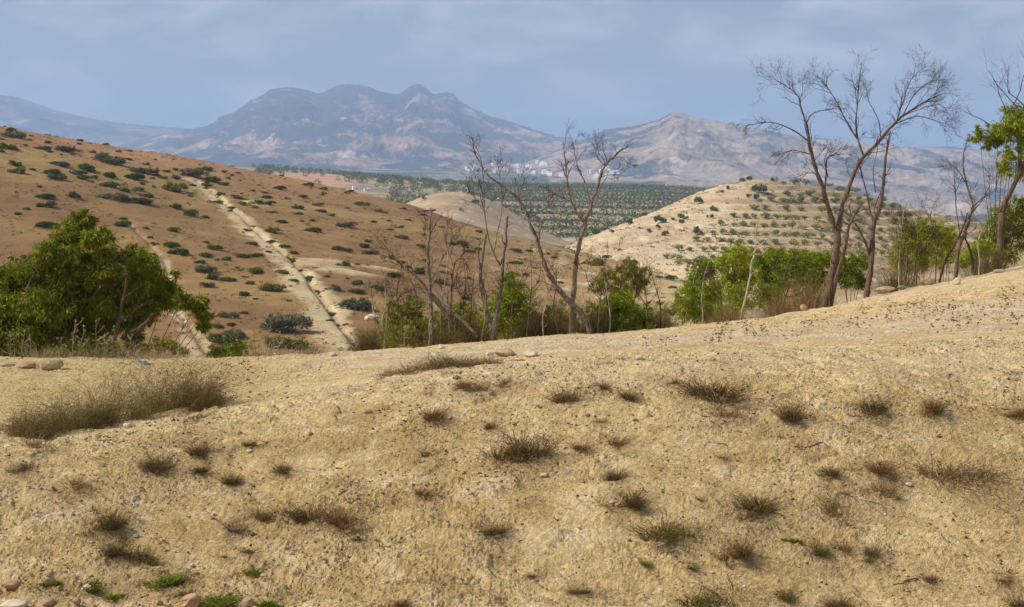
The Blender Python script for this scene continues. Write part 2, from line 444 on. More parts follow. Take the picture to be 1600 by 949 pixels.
def left_macro(x, y):
    return LEFT(x, y)+0.9*fbm(x/38, y/38, 71, 3)*sstep(60, 130, y)+0.35*fbm(x/9, y/9, 75, 3)
TRW = [np.array([hit(p, q, left_macro, 80, 330)[:2] for p, q in t]) for t in (TR, TR2)]
TRW = [smoothline(np.c_[t, np.zeros(len(t))], 8)[:, :2] for t in TRW]
def side_dist(x, y, line):
    """signed distance to a ground polyline and the fraction along it"""
    x = np.asarray(x, float); y = np.asarray(y, float)
    best = np.full(x.shape, 1e9); sg = np.zeros(x.shape); fr = np.zeros(x.shape)
    for i in range(len(line)-1):
        a, b = line[i], line[i+1]; d = b-a; L2 = d@d
        t = np.clip(((x-a[0])*d[0]+(y-a[1])*d[1])/L2, 0, 1)
        ex = x-(a[0]+t*d[0]); ey = y-(a[1]+t*d[1])
        q = np.hypot(ex, ey); s = np.sign(d[0]*ey-d[1]*ex)
        k = q < best
        best = np.where(k, q, best); sg = np.where(k, s, sg); fr = np.where(k, (i+t)/(len(line)-1), fr)
    return best*sg, fr
def trench(x, y):
    out = []
    for ln, wid, f0 in ((TRW[0], 1.0, 0.0), (TRW[1], 0.75, 0.0)):
        x = np.asarray(x, float)
        d, f = side_dist(x, y, ln)
        w = wid*(0.75+0.6*fbm(x/4, np.asarray(y)/4, 81, 2)+0.55*f)
        ends = 1-sstep(0.97, 1.0, f)*0.3
        out.append((d, f, w, ends))
    return out
def left_h(x, y, full=False):
    z = left_macro(x, y)
    x = np.asarray(x, float); y = np.asarray(y, float)
    pale = np.zeros(np.broadcast(x, y).shape); dark = np.zeros_like(pale)
    for k, (d, f, w, e) in enumerate(trench(x, y)):
        dep = (0.5 if k == 0 else 0.3)
        z = z-dep*np.exp(-(d/0.36)**2)+0.05*dep*np.exp(-((np.abs(d)-1.0)/0.5)**2)
        a = np.abs(d)
        right = np.sign(d) > 0
        wid = np.where(right, 1.35*np.clip(.8+1.1*fbm(f*5, f*0+k, 89, 2), .25, 1.4), 2.6)*w
        if k == 1:
            wid = wid*(0.1+0.75*np.exp(-((f-0.38)/0.09)**2)+0.95*sstep(0.6, 0.85, f))
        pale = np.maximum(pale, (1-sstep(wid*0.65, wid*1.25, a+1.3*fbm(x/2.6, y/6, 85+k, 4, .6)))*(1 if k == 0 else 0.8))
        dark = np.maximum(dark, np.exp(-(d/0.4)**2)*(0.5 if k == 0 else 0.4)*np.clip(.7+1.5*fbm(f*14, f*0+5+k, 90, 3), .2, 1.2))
    if full: return z, pale, dark
    return z

RIGHT = Field({
    400: [(300, None, -30), (640, None, -32)],
    820: [(300, None, -30), (400, None, -27), (440, None, -23), (480, None, -24), (560, None, -31), (680, None, -31)],
    920: [(300, None, -30), (350, None, -26), (400, 397), (440, 368), (470, None, -15.5), (560, None, -29), (680, None, -31)],
    1000: [(300, None, -28), (350, None, -25), (390, 402), (430, 363), (465, 337), (490, None, -8.8), (580, None, -26), (680, None, -31)],
    1080: [(300, None, -27), (350, None, -23.5), (390, 406), (430, 361), (470, 321), (500, 298), (525, None, 0.0), (620, None, -22), (700, None, -31)],
    1160: [(300, None, -26), (350, 432), (390, 391), (430, 351), (470, 313), (508, 281), (530, 275), (560, None, 4.5), (660, None, -20), (720, None, -28)],
    1300: [(300, None, -25), (350, 440), (390, 396), (430, 358), (470, 326), (510, 299), (540, 289), (575, None, 1), (660, None, -18), (720, None, -28)],
    1420: [(300, None, -25), (350, 450), (390, 410), (430, 375), (470, 347), (510, 329), (535, 323), (565, None, -7), (660, None, -25), (720, None, -30)],
    1600: [(300, None, -25), (350, 460), (430, 402), (480, 375), (520, 362), (560, None, -17), (660, None, -30)],
    2000: [(300, None, -26), (430, None, -20), (520, None, -18), (600, None, -22), (660, None, -30)],
    2600: [(300, None, -26), (430, None, -24), (520, None, -24), (600, None, -26), (660, None, -32)],
}, 300, 720, 421, 3, 6)
def right_h(x, y):
    x = np.asarray(x, float); y = np.asarray(y, float)
    z = RIGHT(x, y)+0.5*fbm(x/30, y/30, 91, 3)
    p = 800+F*x/y
    t = sstep(1090, 1200, p+40*fbm(x/20, y/20, 95, 2))
    st = 2.25
    f = (z/st)-np.floor(z/st)
    step = (np.floor(z/st)+sstep(0.55, 0.98, f))*st
    z = z+t*0.75*(step-z)
    return z+(0.45*(1-t)+0.1)*fbm(x/5, y/5, 97, 4, 0.6)

GROVE = Field({
    -600: [(500, None, -33), (700, None, -28), (1100, None, 5), (1400, None, 22), (2400, None, 16)],
    300: [(500, None, -33), (700, None, -28), (900, 325), (1150, 280), (1400, 256), (1500, None, 27), (2400, None, 16)],
    500: [(500, None, -33), (640, None, -24), (750, 342), (950, 302), (1200, 273), (1400, 268), (1500, None, 19), (2400, None, 12)],
    640: [(500, None, -33), (640, None, -24), (750, 350), (950, 312), (1200, 285), (1400, 281), (1500, None, 11), (2400, None, 8)],
    740: [(500, None, -33), (600, None, -27), (680, 372), (800, 345), (950, 318), (1150, 299), (1320, 291), (1420, None, 4), (2400, None, 5)],
    900: [(500, None, -33), (600, None, -27), (680, 374), (800, 347), (950, 320), (1150, 302), (1300, 293), (1420, None, 3), (2400, None, 4)],
    1090: [(500, None, -33), (600, None, -28), (700, 370), (800, 349), (950, 322), (1150, 304), (1300, 295), (1420, None, 2), (2400, None, 4)],
    1300: [(500, None, -34), (700, None, -30), (950, None, -24), (1300, None, -20), (2400, None, -60)],
    1500: [(500, None, -36), (700, None, -36), (950, None, -40), (1300, None, -46), (2400, None, -80)],
    2600: [(500, None, -36), (700, None, -36), (1300, None, -46), (2400, None, -80)],
}, 500, 2400, 381, 4, 3)
def grove_h(x, y):
    return GROVE(x, y)+1.2*fbm(x/110, y/110, 101, 3)
KNOLL = Field({
    480: [(480, None, -36), (720, None, -36)],
    600: [(480, None, -36), (560, None, -20), (610, None, -9.5), (640, None, -10), (720, None, -32)],
    645: [(480, None, -36), (550, 355), (590, 325), (630, 307), (650, None, -2.6), (720, None, -26)],
    700: [(480, None, -36), (550, 350), (590, 315), (630, 295), (660, None, 0.5), (730, None, -22)],
    745: [(480, None, -36), (550, 358), (590, 322), (630, 296), (660, None, 0.5), (730, None, -22)],
    790: [(480, None, -36), (550, 375), (600, 345), (640, 322), (660, None, -7), (730, None, -25)],
    850: [(480, None, -36), (560, 385), (600, 372), (640, None, -18.5), (740, None, -30)],
    930: [(480, None, -36), (600, None, -26), (740, None, -34)],
}, 480, 740, 261, 3, 5)
def knoll_h(x, y):
    return KNOLL(x, y)+0.8*fbm(x/22, y/22, 111, 4)

# ------------------------------------------------------------------ terrain meshes
def pxgrid(segs):
    return np.concatenate([np.arange(a, b, s) for a, b, s in segs])

# near ground: bank, track and verge (dead stems litter the soil round each tuft)
TD = [  # px, py of the foot, width, kind
 (740, 610, 42, 'b'), (790, 602, 36, 'b'), (880, 626, 62, 'd'), (942, 608, 30, 'd'), (975, 622, 34, 'd'), (1100, 618, 120, 'd'), (1140, 652, 54, 'b'), (722, 606, 30, 'd'),
 (678, 654, 46, 'd'), (1245, 655, 58, 'd'), (1360, 642, 56, 'd'), (1447, 645, 52, 'd'), (1592, 650, 44, 'd'), (765, 670, 30, 'd'), (935, 660, 22, 'b'), (577, 646, 18, 'b'), (1050, 600, 30, 'l'),
 (818, 714, 84, 'd'), (905, 700, 54, 'l'), (970, 695, 44, 'b'), (1300, 742, 42, 'd'), (1372, 736, 66, 'd'), (1130, 716, 26, 'l'), (962, 750, 44, 'd'), (1520, 745, 110, 'b'), (665, 712, 40, 'l'),
 (980, 792, 54, 'd'), (772, 835, 54, 'd'), (1183, 795, 92, 'd'), (1368, 772, 56, 'b'), (1292, 800, 54, 'o'), (1095, 782, 20, 'l'), (660, 772, 44, 'l'), (1320, 772, 26, 'l'),
 (1066, 838, 92, 'o'), (1160, 868, 60, 'd'), (1236, 846, 24, 'g'), (1280, 868, 50, 'o'), (1357, 875, 44, 'o'), (1080, 890, 28, 'd'), (1008, 882, 24, 'g'), (1310, 860, 40, 'b'), (1165, 810, 44, 'b'), (780, 870, 20, 'l'),
 (1100, 946, 104, 'o'), (1228, 938, 48, 'o'), (1300, 952, 60, 'd'), (905, 928, 34, 'o'), (1565, 908, 58, 'l'), (1450, 905, 40, 'l'), (1590, 950, 40, 'd'), (622, 948, 34, 'd'), (830, 900, 24, 'l'),
 (245, 732, 66, 'd'), (320, 708, 44, 'd'), (316, 738, 34, 'd'), (372, 754, 46, 'd'), (440, 738, 36, 'd'), (120, 762, 54, 'b'), (396, 697, 24, 'd'), (60, 700, 60, 'b'), (310, 655, 30, 'b'), (30, 735, 50, 'b'),
 (410, 812, 42, 'd'), (466, 814, 80, 'd'), (525, 820, 62, 'd'), (158, 826, 62, 'd'), (360, 830, 52, 'b'), (560, 845, 40, 'l'), (350, 870, 24, 'l'),
 (176, 868, 50, 'd'), (228, 878, 58, 'o'), (395, 864, 38, 'l'), (398, 898, 32, 'g'), (190, 845, 36, 'b'),
 (146, 920, 40, 'g'), (80, 914, 26, 'g'), (255, 914, 54, 'g'), (292, 908, 38, 'o'), (342, 944, 56, 'g'), (182, 935, 28, 'g'), (420, 948, 30, 'g'), (290, 930, 22, 'o')]
pc = pxgrid([(-1500, -460, 20), (-460, -60, 3.0), (-60, 1660, 2.0), (1660, 2160, 3.0), (2160, 3600, 20)])
yr = np.concatenate([np.arange(0.6, 8.2, 0.2), np.arange(8.2, 13.4, 0.0135), np.arange(13.4, 18, 0.035), np.arange(18, 27, 0.05), np.arange(27, 44, 0.11), np.arange(44, 80.5, 0.8)])
YY, PP = np.meshgrid(yr, pc, indexing='ij')
XX = (PP-800)/F*YY
ZZ = near_h(XX, YY)
n1 = fbm(XX*.6, YY*.9, 201, 4); n2 = fbm(XX*3, YY*3, 205, 4, 0.6)
C = mixc(np.broadcast_to(np.array([0.50, 0.365, 0.172]), XX.shape+(3,)), np.array([0.43, 0.30, 0.13]), sstep(-0.3, 0.4, n1))
C = mixc(C, np.array([0.58, 0.46, 0.265]), 0.75*sstep(0.0, 0.4, n2))
C = mixc(C, np.array([0.33, 0.22, 0.095]), 0.6*sstep(0.08, 0.42, -n2))
crest = sstep(11.8, 13, YY)*(1-sstep(14.5, 17, YY))
C = mixc(C, np.array([0.55, 0.43, 0.245]), 0.55*crest)
track = sstep(15.5, 18, YY)*(1-sstep(23, 25, YY))
grav = sstep(-0.1, 0.35, fbm(XX*.35, YY*1.3, 211, 3))*sstep(420, 620, PP)
C = mixc(C, np.array([0.46, 0.385, 0.27]), track*(0.25+0.6*grav))
lft = sstep(12.2, 14, YY)*(1-sstep(300, 620, PP))
C = mixc(C, np.array([0.40, 0.30, 0.115]), 0.6*lft)
vr = sstep(26, 29, YY)
C = mixc(C, np.array([0.5, 0.39, 0.23]), 0.4*vr*sstep(1000, 1300, PP))
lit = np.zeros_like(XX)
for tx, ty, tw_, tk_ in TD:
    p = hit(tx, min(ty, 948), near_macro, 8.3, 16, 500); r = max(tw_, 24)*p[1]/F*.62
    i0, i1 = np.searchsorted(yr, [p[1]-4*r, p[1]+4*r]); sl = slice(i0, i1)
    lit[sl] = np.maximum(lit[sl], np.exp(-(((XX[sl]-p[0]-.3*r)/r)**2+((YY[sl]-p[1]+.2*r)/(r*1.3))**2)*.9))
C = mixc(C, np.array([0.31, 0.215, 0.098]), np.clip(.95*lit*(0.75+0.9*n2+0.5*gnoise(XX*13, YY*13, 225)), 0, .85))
C = mixc(C, np.array([0.27, 0.19, 0.09]), 0.32*sstep(.12, .4, fbm(XX*1.3, YY*1.9, 227, 4, .6)))
C = C*np.array([1.19, 1.18, 1.20])*(1+0.22*gnoise(XX*24, YY*24, 221)+0.16*gnoise(XX*47, YY*47, 223))[..., None]
gr = 1-sstep(14, 19, YY)
cr_ = sstep(-.35, .3, fbm(XX*1.1, YY*1.6, 229, 3))
ZZ = ZZ+gr*(.12+1.25*cr_)*(0.0045*gnoise(XX*31, YY*31, 233)+0.0042*gnoise(XX*58, YY*58, 237))+(1-gr)*.007*gnoise(XX*14, YY*14, 241)
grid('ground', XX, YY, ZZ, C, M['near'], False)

# brown hillside
pc = pxgrid([(-900, -60, 16), (-60, 1300, 2.6), (1300, 2600, 40)])
yr = np.concatenate([np.arange(50, 100, 3), np.arange(100, 300, 0.55), np.arange(300, 520, 5)])
YY, PP = np.meshgrid(yr, pc, indexing='ij'); XX = (PP-800)/F*YY
ZZ, pale, dark = left_h(XX, YY, True)
n1 = fbm(XX/26, YY/18, 231, 4); n2 = fbm(XX/5, YY/5, 235, 4, 0.6); n3 = fbm(XX/60, YY/40, 239, 3)
C = mixc(np.broadcast_to(np.array([0.285, 0.168, 0.072]), XX.shape+(3,)), np.array([0.225, 0.125, 0.06]), sstep(-0.3, 0.3, n1))
C = mixc(C, np.array([0.34, 0.225, 0.095]), 0.75*sstep(0.0, 0.4, n3))
C = mixc(C, np.array([0.22, 0.17, 0.055]), 0.55*sstep(0.05, 0.45, fbm(XX/35, YY/12, 243, 3))*sstep(180, 240, YY))
C = mixc(C, np.array([0.36, 0.25, 0.135]), 0.4*sstep(0.1, 0.5, n2))
C = mixc(C, np.array([0.38, 0.205, 0.115]), 0.8*sstep(228, 262, YY)*(1-sstep(350, 700, PP)))
east = sstep(650, 1000, PP)
C = mixc(C, np.array([0.40, 0.28, 0.155]), 0.6*east)
C = mixc(C, np.array([0.56, 0.46, 0.33]), east*0.9*sstep(0.22, 0.42, fbm(XX/3, YY/5, 247, 3)))
C = mixc(C, np.array([0.50, 0.375, 0.225]), 0.75*sstep(990, 1060, PP+20*n2))
heap = np.zeros_like(XX)
for hx, hy, wx, wy in ((505, 410, 5, 3.2), (540, 424, 5, 2.2), (595, 420, 3.5, 1.2), (400, 318, 3, 3)):
    p = hit(hx, hy, left_macro, 90, 300)
    heap = np.maximum(heap, 1-sstep(0.5, 1.1, np.hypot((XX-p[0])/wx, (YY-p[1])/wy)+0.75*n2))
pale = np.maximum(pale, heap)
C = mixc(C, np.array([0.56, 0.45, 0.29])*0.95, np.clip(0.9*pale*(0.8+0.7*n2), 0, 1))
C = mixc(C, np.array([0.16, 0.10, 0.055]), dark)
C = C*(0.92+0.08*np.maximum(pale, east))[..., None]*np.array([.98, .97, .86])
C = mixc(C, np.array([0.21, 0.15, 0.05]), .35*sstep(.05, .4, fbm(XX/7, YY/10, 249, 5, .65))*(1-pale))
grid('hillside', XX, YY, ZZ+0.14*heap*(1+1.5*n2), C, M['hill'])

# pale limestone hill
pc = pxgrid([(400, 880, 12), (880, 1560, 2.0), (1560, 2600, 30)])
yr = np.concatenate([np.arange(300, 350, 4), np.arange(350, 545, 0.7), np.arange(545, 720, 5)])
YY, PP = np.meshgrid(yr, pc, indexing='ij'); XX = (PP-800)/F*YY
ZZ = right_h(XX, YY)
n1 = fbm(XX/30, YY/14, 251, 4); n2 = fbm(XX/6, YY/6, 255, 4, 0.6)
C = mixc(np.broadcast_to(np.array([0.54, 0.415, 0.245]), XX.shape+(3,)), np.array([0.44, 0.315, 0.175]), sstep(-0.2, 0.4, n1))
C = mixc(C, np.array([0.66, 0.56, 0.41]), 0.8*sstep(0.15, 0.45, n2))
C = mixc(C, np.array([0.40, 0.265, 0.14]), 0.7*sstep(1120, 1260, PP+30*n1)*(1-sstep(0.2, 0.5, n2)))
C = mixc(C, np.array([0.20, 0.145, 0.085]), 0.8*sstep(0.36, 0.5, fbm(XX/4, YY/8, 259, 3)))
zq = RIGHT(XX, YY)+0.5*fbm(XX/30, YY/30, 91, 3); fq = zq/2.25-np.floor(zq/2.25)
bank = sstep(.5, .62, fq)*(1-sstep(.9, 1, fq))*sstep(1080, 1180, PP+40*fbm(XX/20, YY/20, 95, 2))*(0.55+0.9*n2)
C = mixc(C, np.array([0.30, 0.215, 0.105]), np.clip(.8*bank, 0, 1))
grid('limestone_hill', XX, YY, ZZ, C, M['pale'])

# olive plateau
GROVE_ROWS = [690, 738, 790, 846, 906, 970, 1038, 1110, 1186, 1262, 1312]
pc = pxgrid([(-600, 260, 24), (260, 1180, 3), (1180, 2600, 40)])
yr = np.concatenate([np.arange(500, 650, 15), np.arange(650, 1450, 3.0), np.arange(1450, 2401, 25)])
YY, PP = np.meshgrid(yr, pc, indexing='ij'); XX = (PP-800)/F*YY
ZZ = grove_h(XX, YY)
n1 = fbm(XX/90, YY/60, 261, 4)
C = mixc(np.broadcast_to(np.array([0.34, 0.25, 0.14]), XX.shape+(3,)), np.array([0.20, 0.165, 0.09]), sstep(-0.2, 0.25, n1))
C = mixc(C, np.array([0.44, 0.32, 0.20]), 0.7*sstep(0.1, 0.4, fbm(XX/40, YY/9, 265, 2)))
red = np.exp(-(((PP-490)/55)**2+((YY-1150)/190)**2))
C = mixc(C, np.array([0.44, 0.25, 0.15]), np.clip(1.2*red, 0, 1))
for q in GROVE_ROWS:
    C = mixc(C, np.array([0.46, 0.35, 0.22]), 0.85*np.exp(-((YY-q+18-6*np.sin(PP/60))/9)**2)*sstep(720, 790, PP)*(.6+.8*n1))
grid('olive_terraces', XX, YY, ZZ, C, M['far'])
# bare knoll in front of it
pc = pxgrid([(480, 930, 3)])
yr = np.arange(480, 740, 2.0)
YY, PP = np.meshgrid(yr, pc, indexing='ij'); XX = (PP-800)/F*YY
ZZ = knoll_h(XX, YY)
n1 = fbm(XX/25, YY/20, 271, 4); n2 = fbm(XX/5, YY/5, 275, 3)
C = mixc(np.broadcast_to(np.array([0.40, 0.285, 0.175]), XX.shape+(3,)), np.array([0.31, 0.225, 0.135]), sstep(-0.2, 0.3, n1))
C = mixc(C, np.array([0.56, 0.46, 0.34]), 0.8*sstep(0.2, 0.5, n2))
grid('bare_knoll', XX, YY, ZZ, C, M['pale'])

# wide valley floor to the foot of the mountains and past the horizon
VAL = Field({-3000: [(0, None, -60), (600, None, -50), (2000, None, -30), (3000, 282), (4200, 268), (6000, 262), (12000, 262), (26000, 262)],
             0: [(0, None, -60), (600, None, -45), (2000, None, -12), (3000, 282), (4200, 268), (6000, 262), (12000, 262), (26000, 262)],
             900: [(0, None, -60), (600, None, -45), (1500, None, -20), (2400, 295), (3000, 289), (3600, 278), (4200, 268), (6000, 262), (12000, 262), (26000, 262)],
             1350: [(0, None, -60), (600, None, -45), (2000, None, -60), (3000, 352), (4200, 330), (6000, 300), (12000, 265), (26000, 262)],
             1600: [(0, None, -60), (600, None, -45), (2000, None, -60), (3000, 355), (4200, 330), (6000, 275), (12000, 265), (26000, 262)],
             4600: [(0, None, -60), (600, None, -45), (2000, None, -30), (3000, 300), (4200, 285), (6000, 275), (12000, 265), (26000, 262)]}, 0, 26000, 521, 10, 2)
def valley_h(x, y):
    return VAL(x, y)+6*fbm(np.asarray(x)/500, np.asarray(y)/500, 281, 3)*sstep(1000, 2500, y)
pc = pxgrid([(-3000, 100, 60), (100, 1300, 6), (1300, 4601, 60)])
yr = np.concatenate([np.arange(1, 1000, 50), np.arange(1000, 5000, 25), np.geomspace(5000, 26000, 40)])
YY, PP = np.meshgrid(yr, pc, indexing='ij'); XX = (PP-800)/F*YY
ZZ = valley_h(XX, YY)
C = mixc(np.broadcast_to(np.array([0.24, 0.19, 0.12]), XX.shape+(3,)), np.array([0.05, 0.06, 0.035]), sstep(-0.25, 0.1, fbm(XX/260, YY/260, 285, 4)))
grid('valley_floor', XX, YY, ZZ, C, M['far'])

def mountain(name, sky_pts, y0, yc, y1, foot_py, seed, px0, px1, dpx, relief, lam, rock, scrub, scrub_shade_amt, bare, high=0.0):  # scrub: dark patch colour, also stands for cloud shadows
    xs = np.array([p[0] for p in sky_pts]); ys_ = np.array([p[1] for p in sky_pts])
    pc = np.arange(px0, px1+1, dpx)
    skyl = np.interp(pc, xs, ys_)+0.9*gnoise(pc/9.0, pc*0+3, seed)+0.9*gnoise(pc/4.3, pc*0+9, seed+1)
    yr = np.concatenate([np.linspace(y0, yc, 220), np.linspace(yc, y1, 50)[1:]])
    YY, PP = np.meshgrid(yr, pc, indexing='ij'); XX = (PP-800)/F*YY
    ang_t = (HZ-skyl)/F; ang_f = (HZ-foot_py+0*pc)/F
    t = (YY-y0)/(yc-y0)
    up = np.clip(t, 0, 1)
    prof = 0.62*up**1.25+0.38*sstep(0.15, 1.0, up)
    wx = XX+lam*0.35*fbm(XX/lam/1.3, YY/lam/1.3, seed+3, 3); wy = YY+lam*0.35*fbm(XX/lam/1.3, YY/lam/1.3, seed+5, 3)
    r = fbm(wx/lam, wy/lam/1.5, seed+7, 7, 0.6, 'r')
    env = np.sin(np.pi*np.clip(up, 0, 1))**0.8*(1-0.3*up)
    ang = ang_f[None]+(ang_t-ang_f)[None]*prof+(ang_t-ang_f)[None]*relief*env*(r-0.15)
    down = np.clip((YY-yc)/(y1-yc), 0, 1)
    Z = ang*np.where(YY > yc, yc, YY)
    Z = Z*(1-sstep(0, 1, down))+sstep(0, 1, down)*(-150)
    A = Z/YY; mxa = A.max(0)
    Z = Z*np.where(Z > 0, (ang_t/np.maximum(mxa, 1e-4))[None], 1)
    Z[0] -= 120
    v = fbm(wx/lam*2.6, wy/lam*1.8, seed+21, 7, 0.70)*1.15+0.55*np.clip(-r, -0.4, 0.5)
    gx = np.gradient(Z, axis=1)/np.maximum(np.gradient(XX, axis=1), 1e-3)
    v = v+high*up**5+0.22*np.clip(gx, -0.8, 0.8)                      # patches of scrub and painted cloud shade shift with height and slope
    mask = sstep(-0.10, 0.14, v-0.3+scrub_shade_amt)
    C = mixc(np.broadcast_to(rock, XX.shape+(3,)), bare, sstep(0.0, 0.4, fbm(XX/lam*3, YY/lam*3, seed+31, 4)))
    C = mixc(C, scrub, mask*0.93)  # dark patches: cloud shadows painted into the rock colour as scrub
    fl = sstep(0.28, 0.5, fbm(XX/lam*6, YY/lam*4, seed+41, 3))*(1-mask)
    C = mixc(C, np.array([0.62, 0.52, 0.42]), 0.7*fl)
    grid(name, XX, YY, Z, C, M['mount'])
    def height(x, y):
        y = np.asarray(y, float); p = 800+F*np.asarray(x, float)/y
        u = np.clip((p-px0)/dpx, 0, len(pc)-1.001); v = np.clip(np.interp(y, yr, np.arange(len(yr))), 0, len(yr)-1.001)
        i = u.astype(int); j = v.astype(int); fu = u-i; fv = v-j
        z = (Z[j, i]*(1-fu)+Z[j, i+1]*fu)*(1-fv)+(Z[j+1, i]*(1-fu)+Z[j+1, i+1]*fu)*fv
        return np.where((y < y0+60) | (p < px0) | (p > px1), -200, z)
    return height

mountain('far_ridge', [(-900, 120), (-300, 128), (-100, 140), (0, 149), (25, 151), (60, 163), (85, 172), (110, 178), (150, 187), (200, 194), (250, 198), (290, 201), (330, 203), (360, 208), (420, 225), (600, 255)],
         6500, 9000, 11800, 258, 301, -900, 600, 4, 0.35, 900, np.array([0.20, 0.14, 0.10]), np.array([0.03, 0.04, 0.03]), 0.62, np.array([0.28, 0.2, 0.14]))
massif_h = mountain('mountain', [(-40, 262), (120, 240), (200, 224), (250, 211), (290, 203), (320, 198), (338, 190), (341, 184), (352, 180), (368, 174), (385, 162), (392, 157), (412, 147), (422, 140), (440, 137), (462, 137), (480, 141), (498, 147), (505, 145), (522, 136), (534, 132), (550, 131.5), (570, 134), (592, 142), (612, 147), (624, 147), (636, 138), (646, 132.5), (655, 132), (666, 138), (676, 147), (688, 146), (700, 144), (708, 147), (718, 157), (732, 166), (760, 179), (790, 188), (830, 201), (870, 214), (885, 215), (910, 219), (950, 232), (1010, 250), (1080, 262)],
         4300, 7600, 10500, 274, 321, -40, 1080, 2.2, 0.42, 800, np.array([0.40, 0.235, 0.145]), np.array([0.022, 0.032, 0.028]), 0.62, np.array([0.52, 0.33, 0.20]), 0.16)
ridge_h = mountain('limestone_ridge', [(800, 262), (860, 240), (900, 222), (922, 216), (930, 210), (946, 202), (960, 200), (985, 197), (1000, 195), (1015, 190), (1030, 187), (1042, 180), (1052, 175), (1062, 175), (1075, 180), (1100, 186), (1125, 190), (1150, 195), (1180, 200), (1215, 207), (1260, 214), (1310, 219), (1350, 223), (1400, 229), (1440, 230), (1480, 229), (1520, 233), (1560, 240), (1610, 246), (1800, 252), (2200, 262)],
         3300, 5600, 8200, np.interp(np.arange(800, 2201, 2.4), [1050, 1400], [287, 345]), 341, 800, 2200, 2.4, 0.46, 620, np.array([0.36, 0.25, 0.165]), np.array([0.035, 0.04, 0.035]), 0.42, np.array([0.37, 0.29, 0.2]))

# haze: one even body of air over the whole place
hz = bpy.data.materials.new('thin_haze'); hz.use_nodes = True
hn, hl = hz.node_tree.nodes, hz.node_tree.links
hn.remove(hn['Principled BSDF'])
pv = hn.new('ShaderNodeVolumePrincipled')
pv.inputs['Color'].default_value = (0.46, 0.655, 1.0, 1)
pv.inputs['Density'].default_value = 1.5e-4
pv.inputs['Anisotropy'].default_value = 0.1
hl.new(pv.outputs[0], hn['Material Output'].inputs['Volume'])
mb = MB()
x0, x1, y0, y1, z0, z1 = -60000, 60000, -3000, 30000, -1600, 720
mb.add([(x0, y0, z0), (x1, y0, z0), (x1, y1, z0), (x0, y1, z0), (x0, y0, z1), (x1, y0, z1), (x1, y1, z1), (x0, y1, z1)],
       [(3, 2, 1, 0), (4, 5, 6, 7), (0, 1, 5, 4), (1, 2, 6, 5), (2, 3, 7, 6), (3, 0, 4, 7)])
tag(mb.build('haze', hz), kind='stuff')
# ------------------------------------------------------------------ trees
Z6 = lambda *p: [(1150+x/2.158, 60+y/2.158) for x, y in p]
Z4 = lambda *p: [(550+x/2.635, 200+y/2.635) for x, y in p]
Z5 = lambda *p: [(850+x/2.635, 150+y/2.635) for x, y in p]
ZR = lambda *p: [(1300+x/2.497, 80+y/2.497) for x, y in p]

def grow(mb, p, d, L, r, lvl, R, up=0.0, n=5, wig=0.28, spread=0.75, kids=4):
    pts = [p]; d = unit(d); dirs = []
    for i in range(n):
        d = unit(d+R.normal(size=3)*wig/ (1+0.3*lvl)+np.array([0, 0, up])*0.12)
        pts.append(pts[-1]+d*L/n); dirs.append(d)
    rad = np.linspace(r, max(r*0.3, 0.0016), len(pts))
    tube(mb, pts, rad, 4 if r > 0.006 else 3)
    if lvl > 0:
        for k in range(kids):
            f = R.uniform(0.25, 0.98); i = min(int(f*n), n-1)
            q = pts[i]+(pts[i+1]-pts[i])*(f*n-i)
            side = unit(np.cross(dirs[i], R.normal(size=3)))
            grow(mb, q, dirs[i]+side*spread*R.uniform(0.5, 1.2), L*R.uniform(0.4, 0.72), max(r*0.55*(1-0.5*f), 0.0018), lvl-1, R, up, max(n-1, 3), wig, spread, kids)

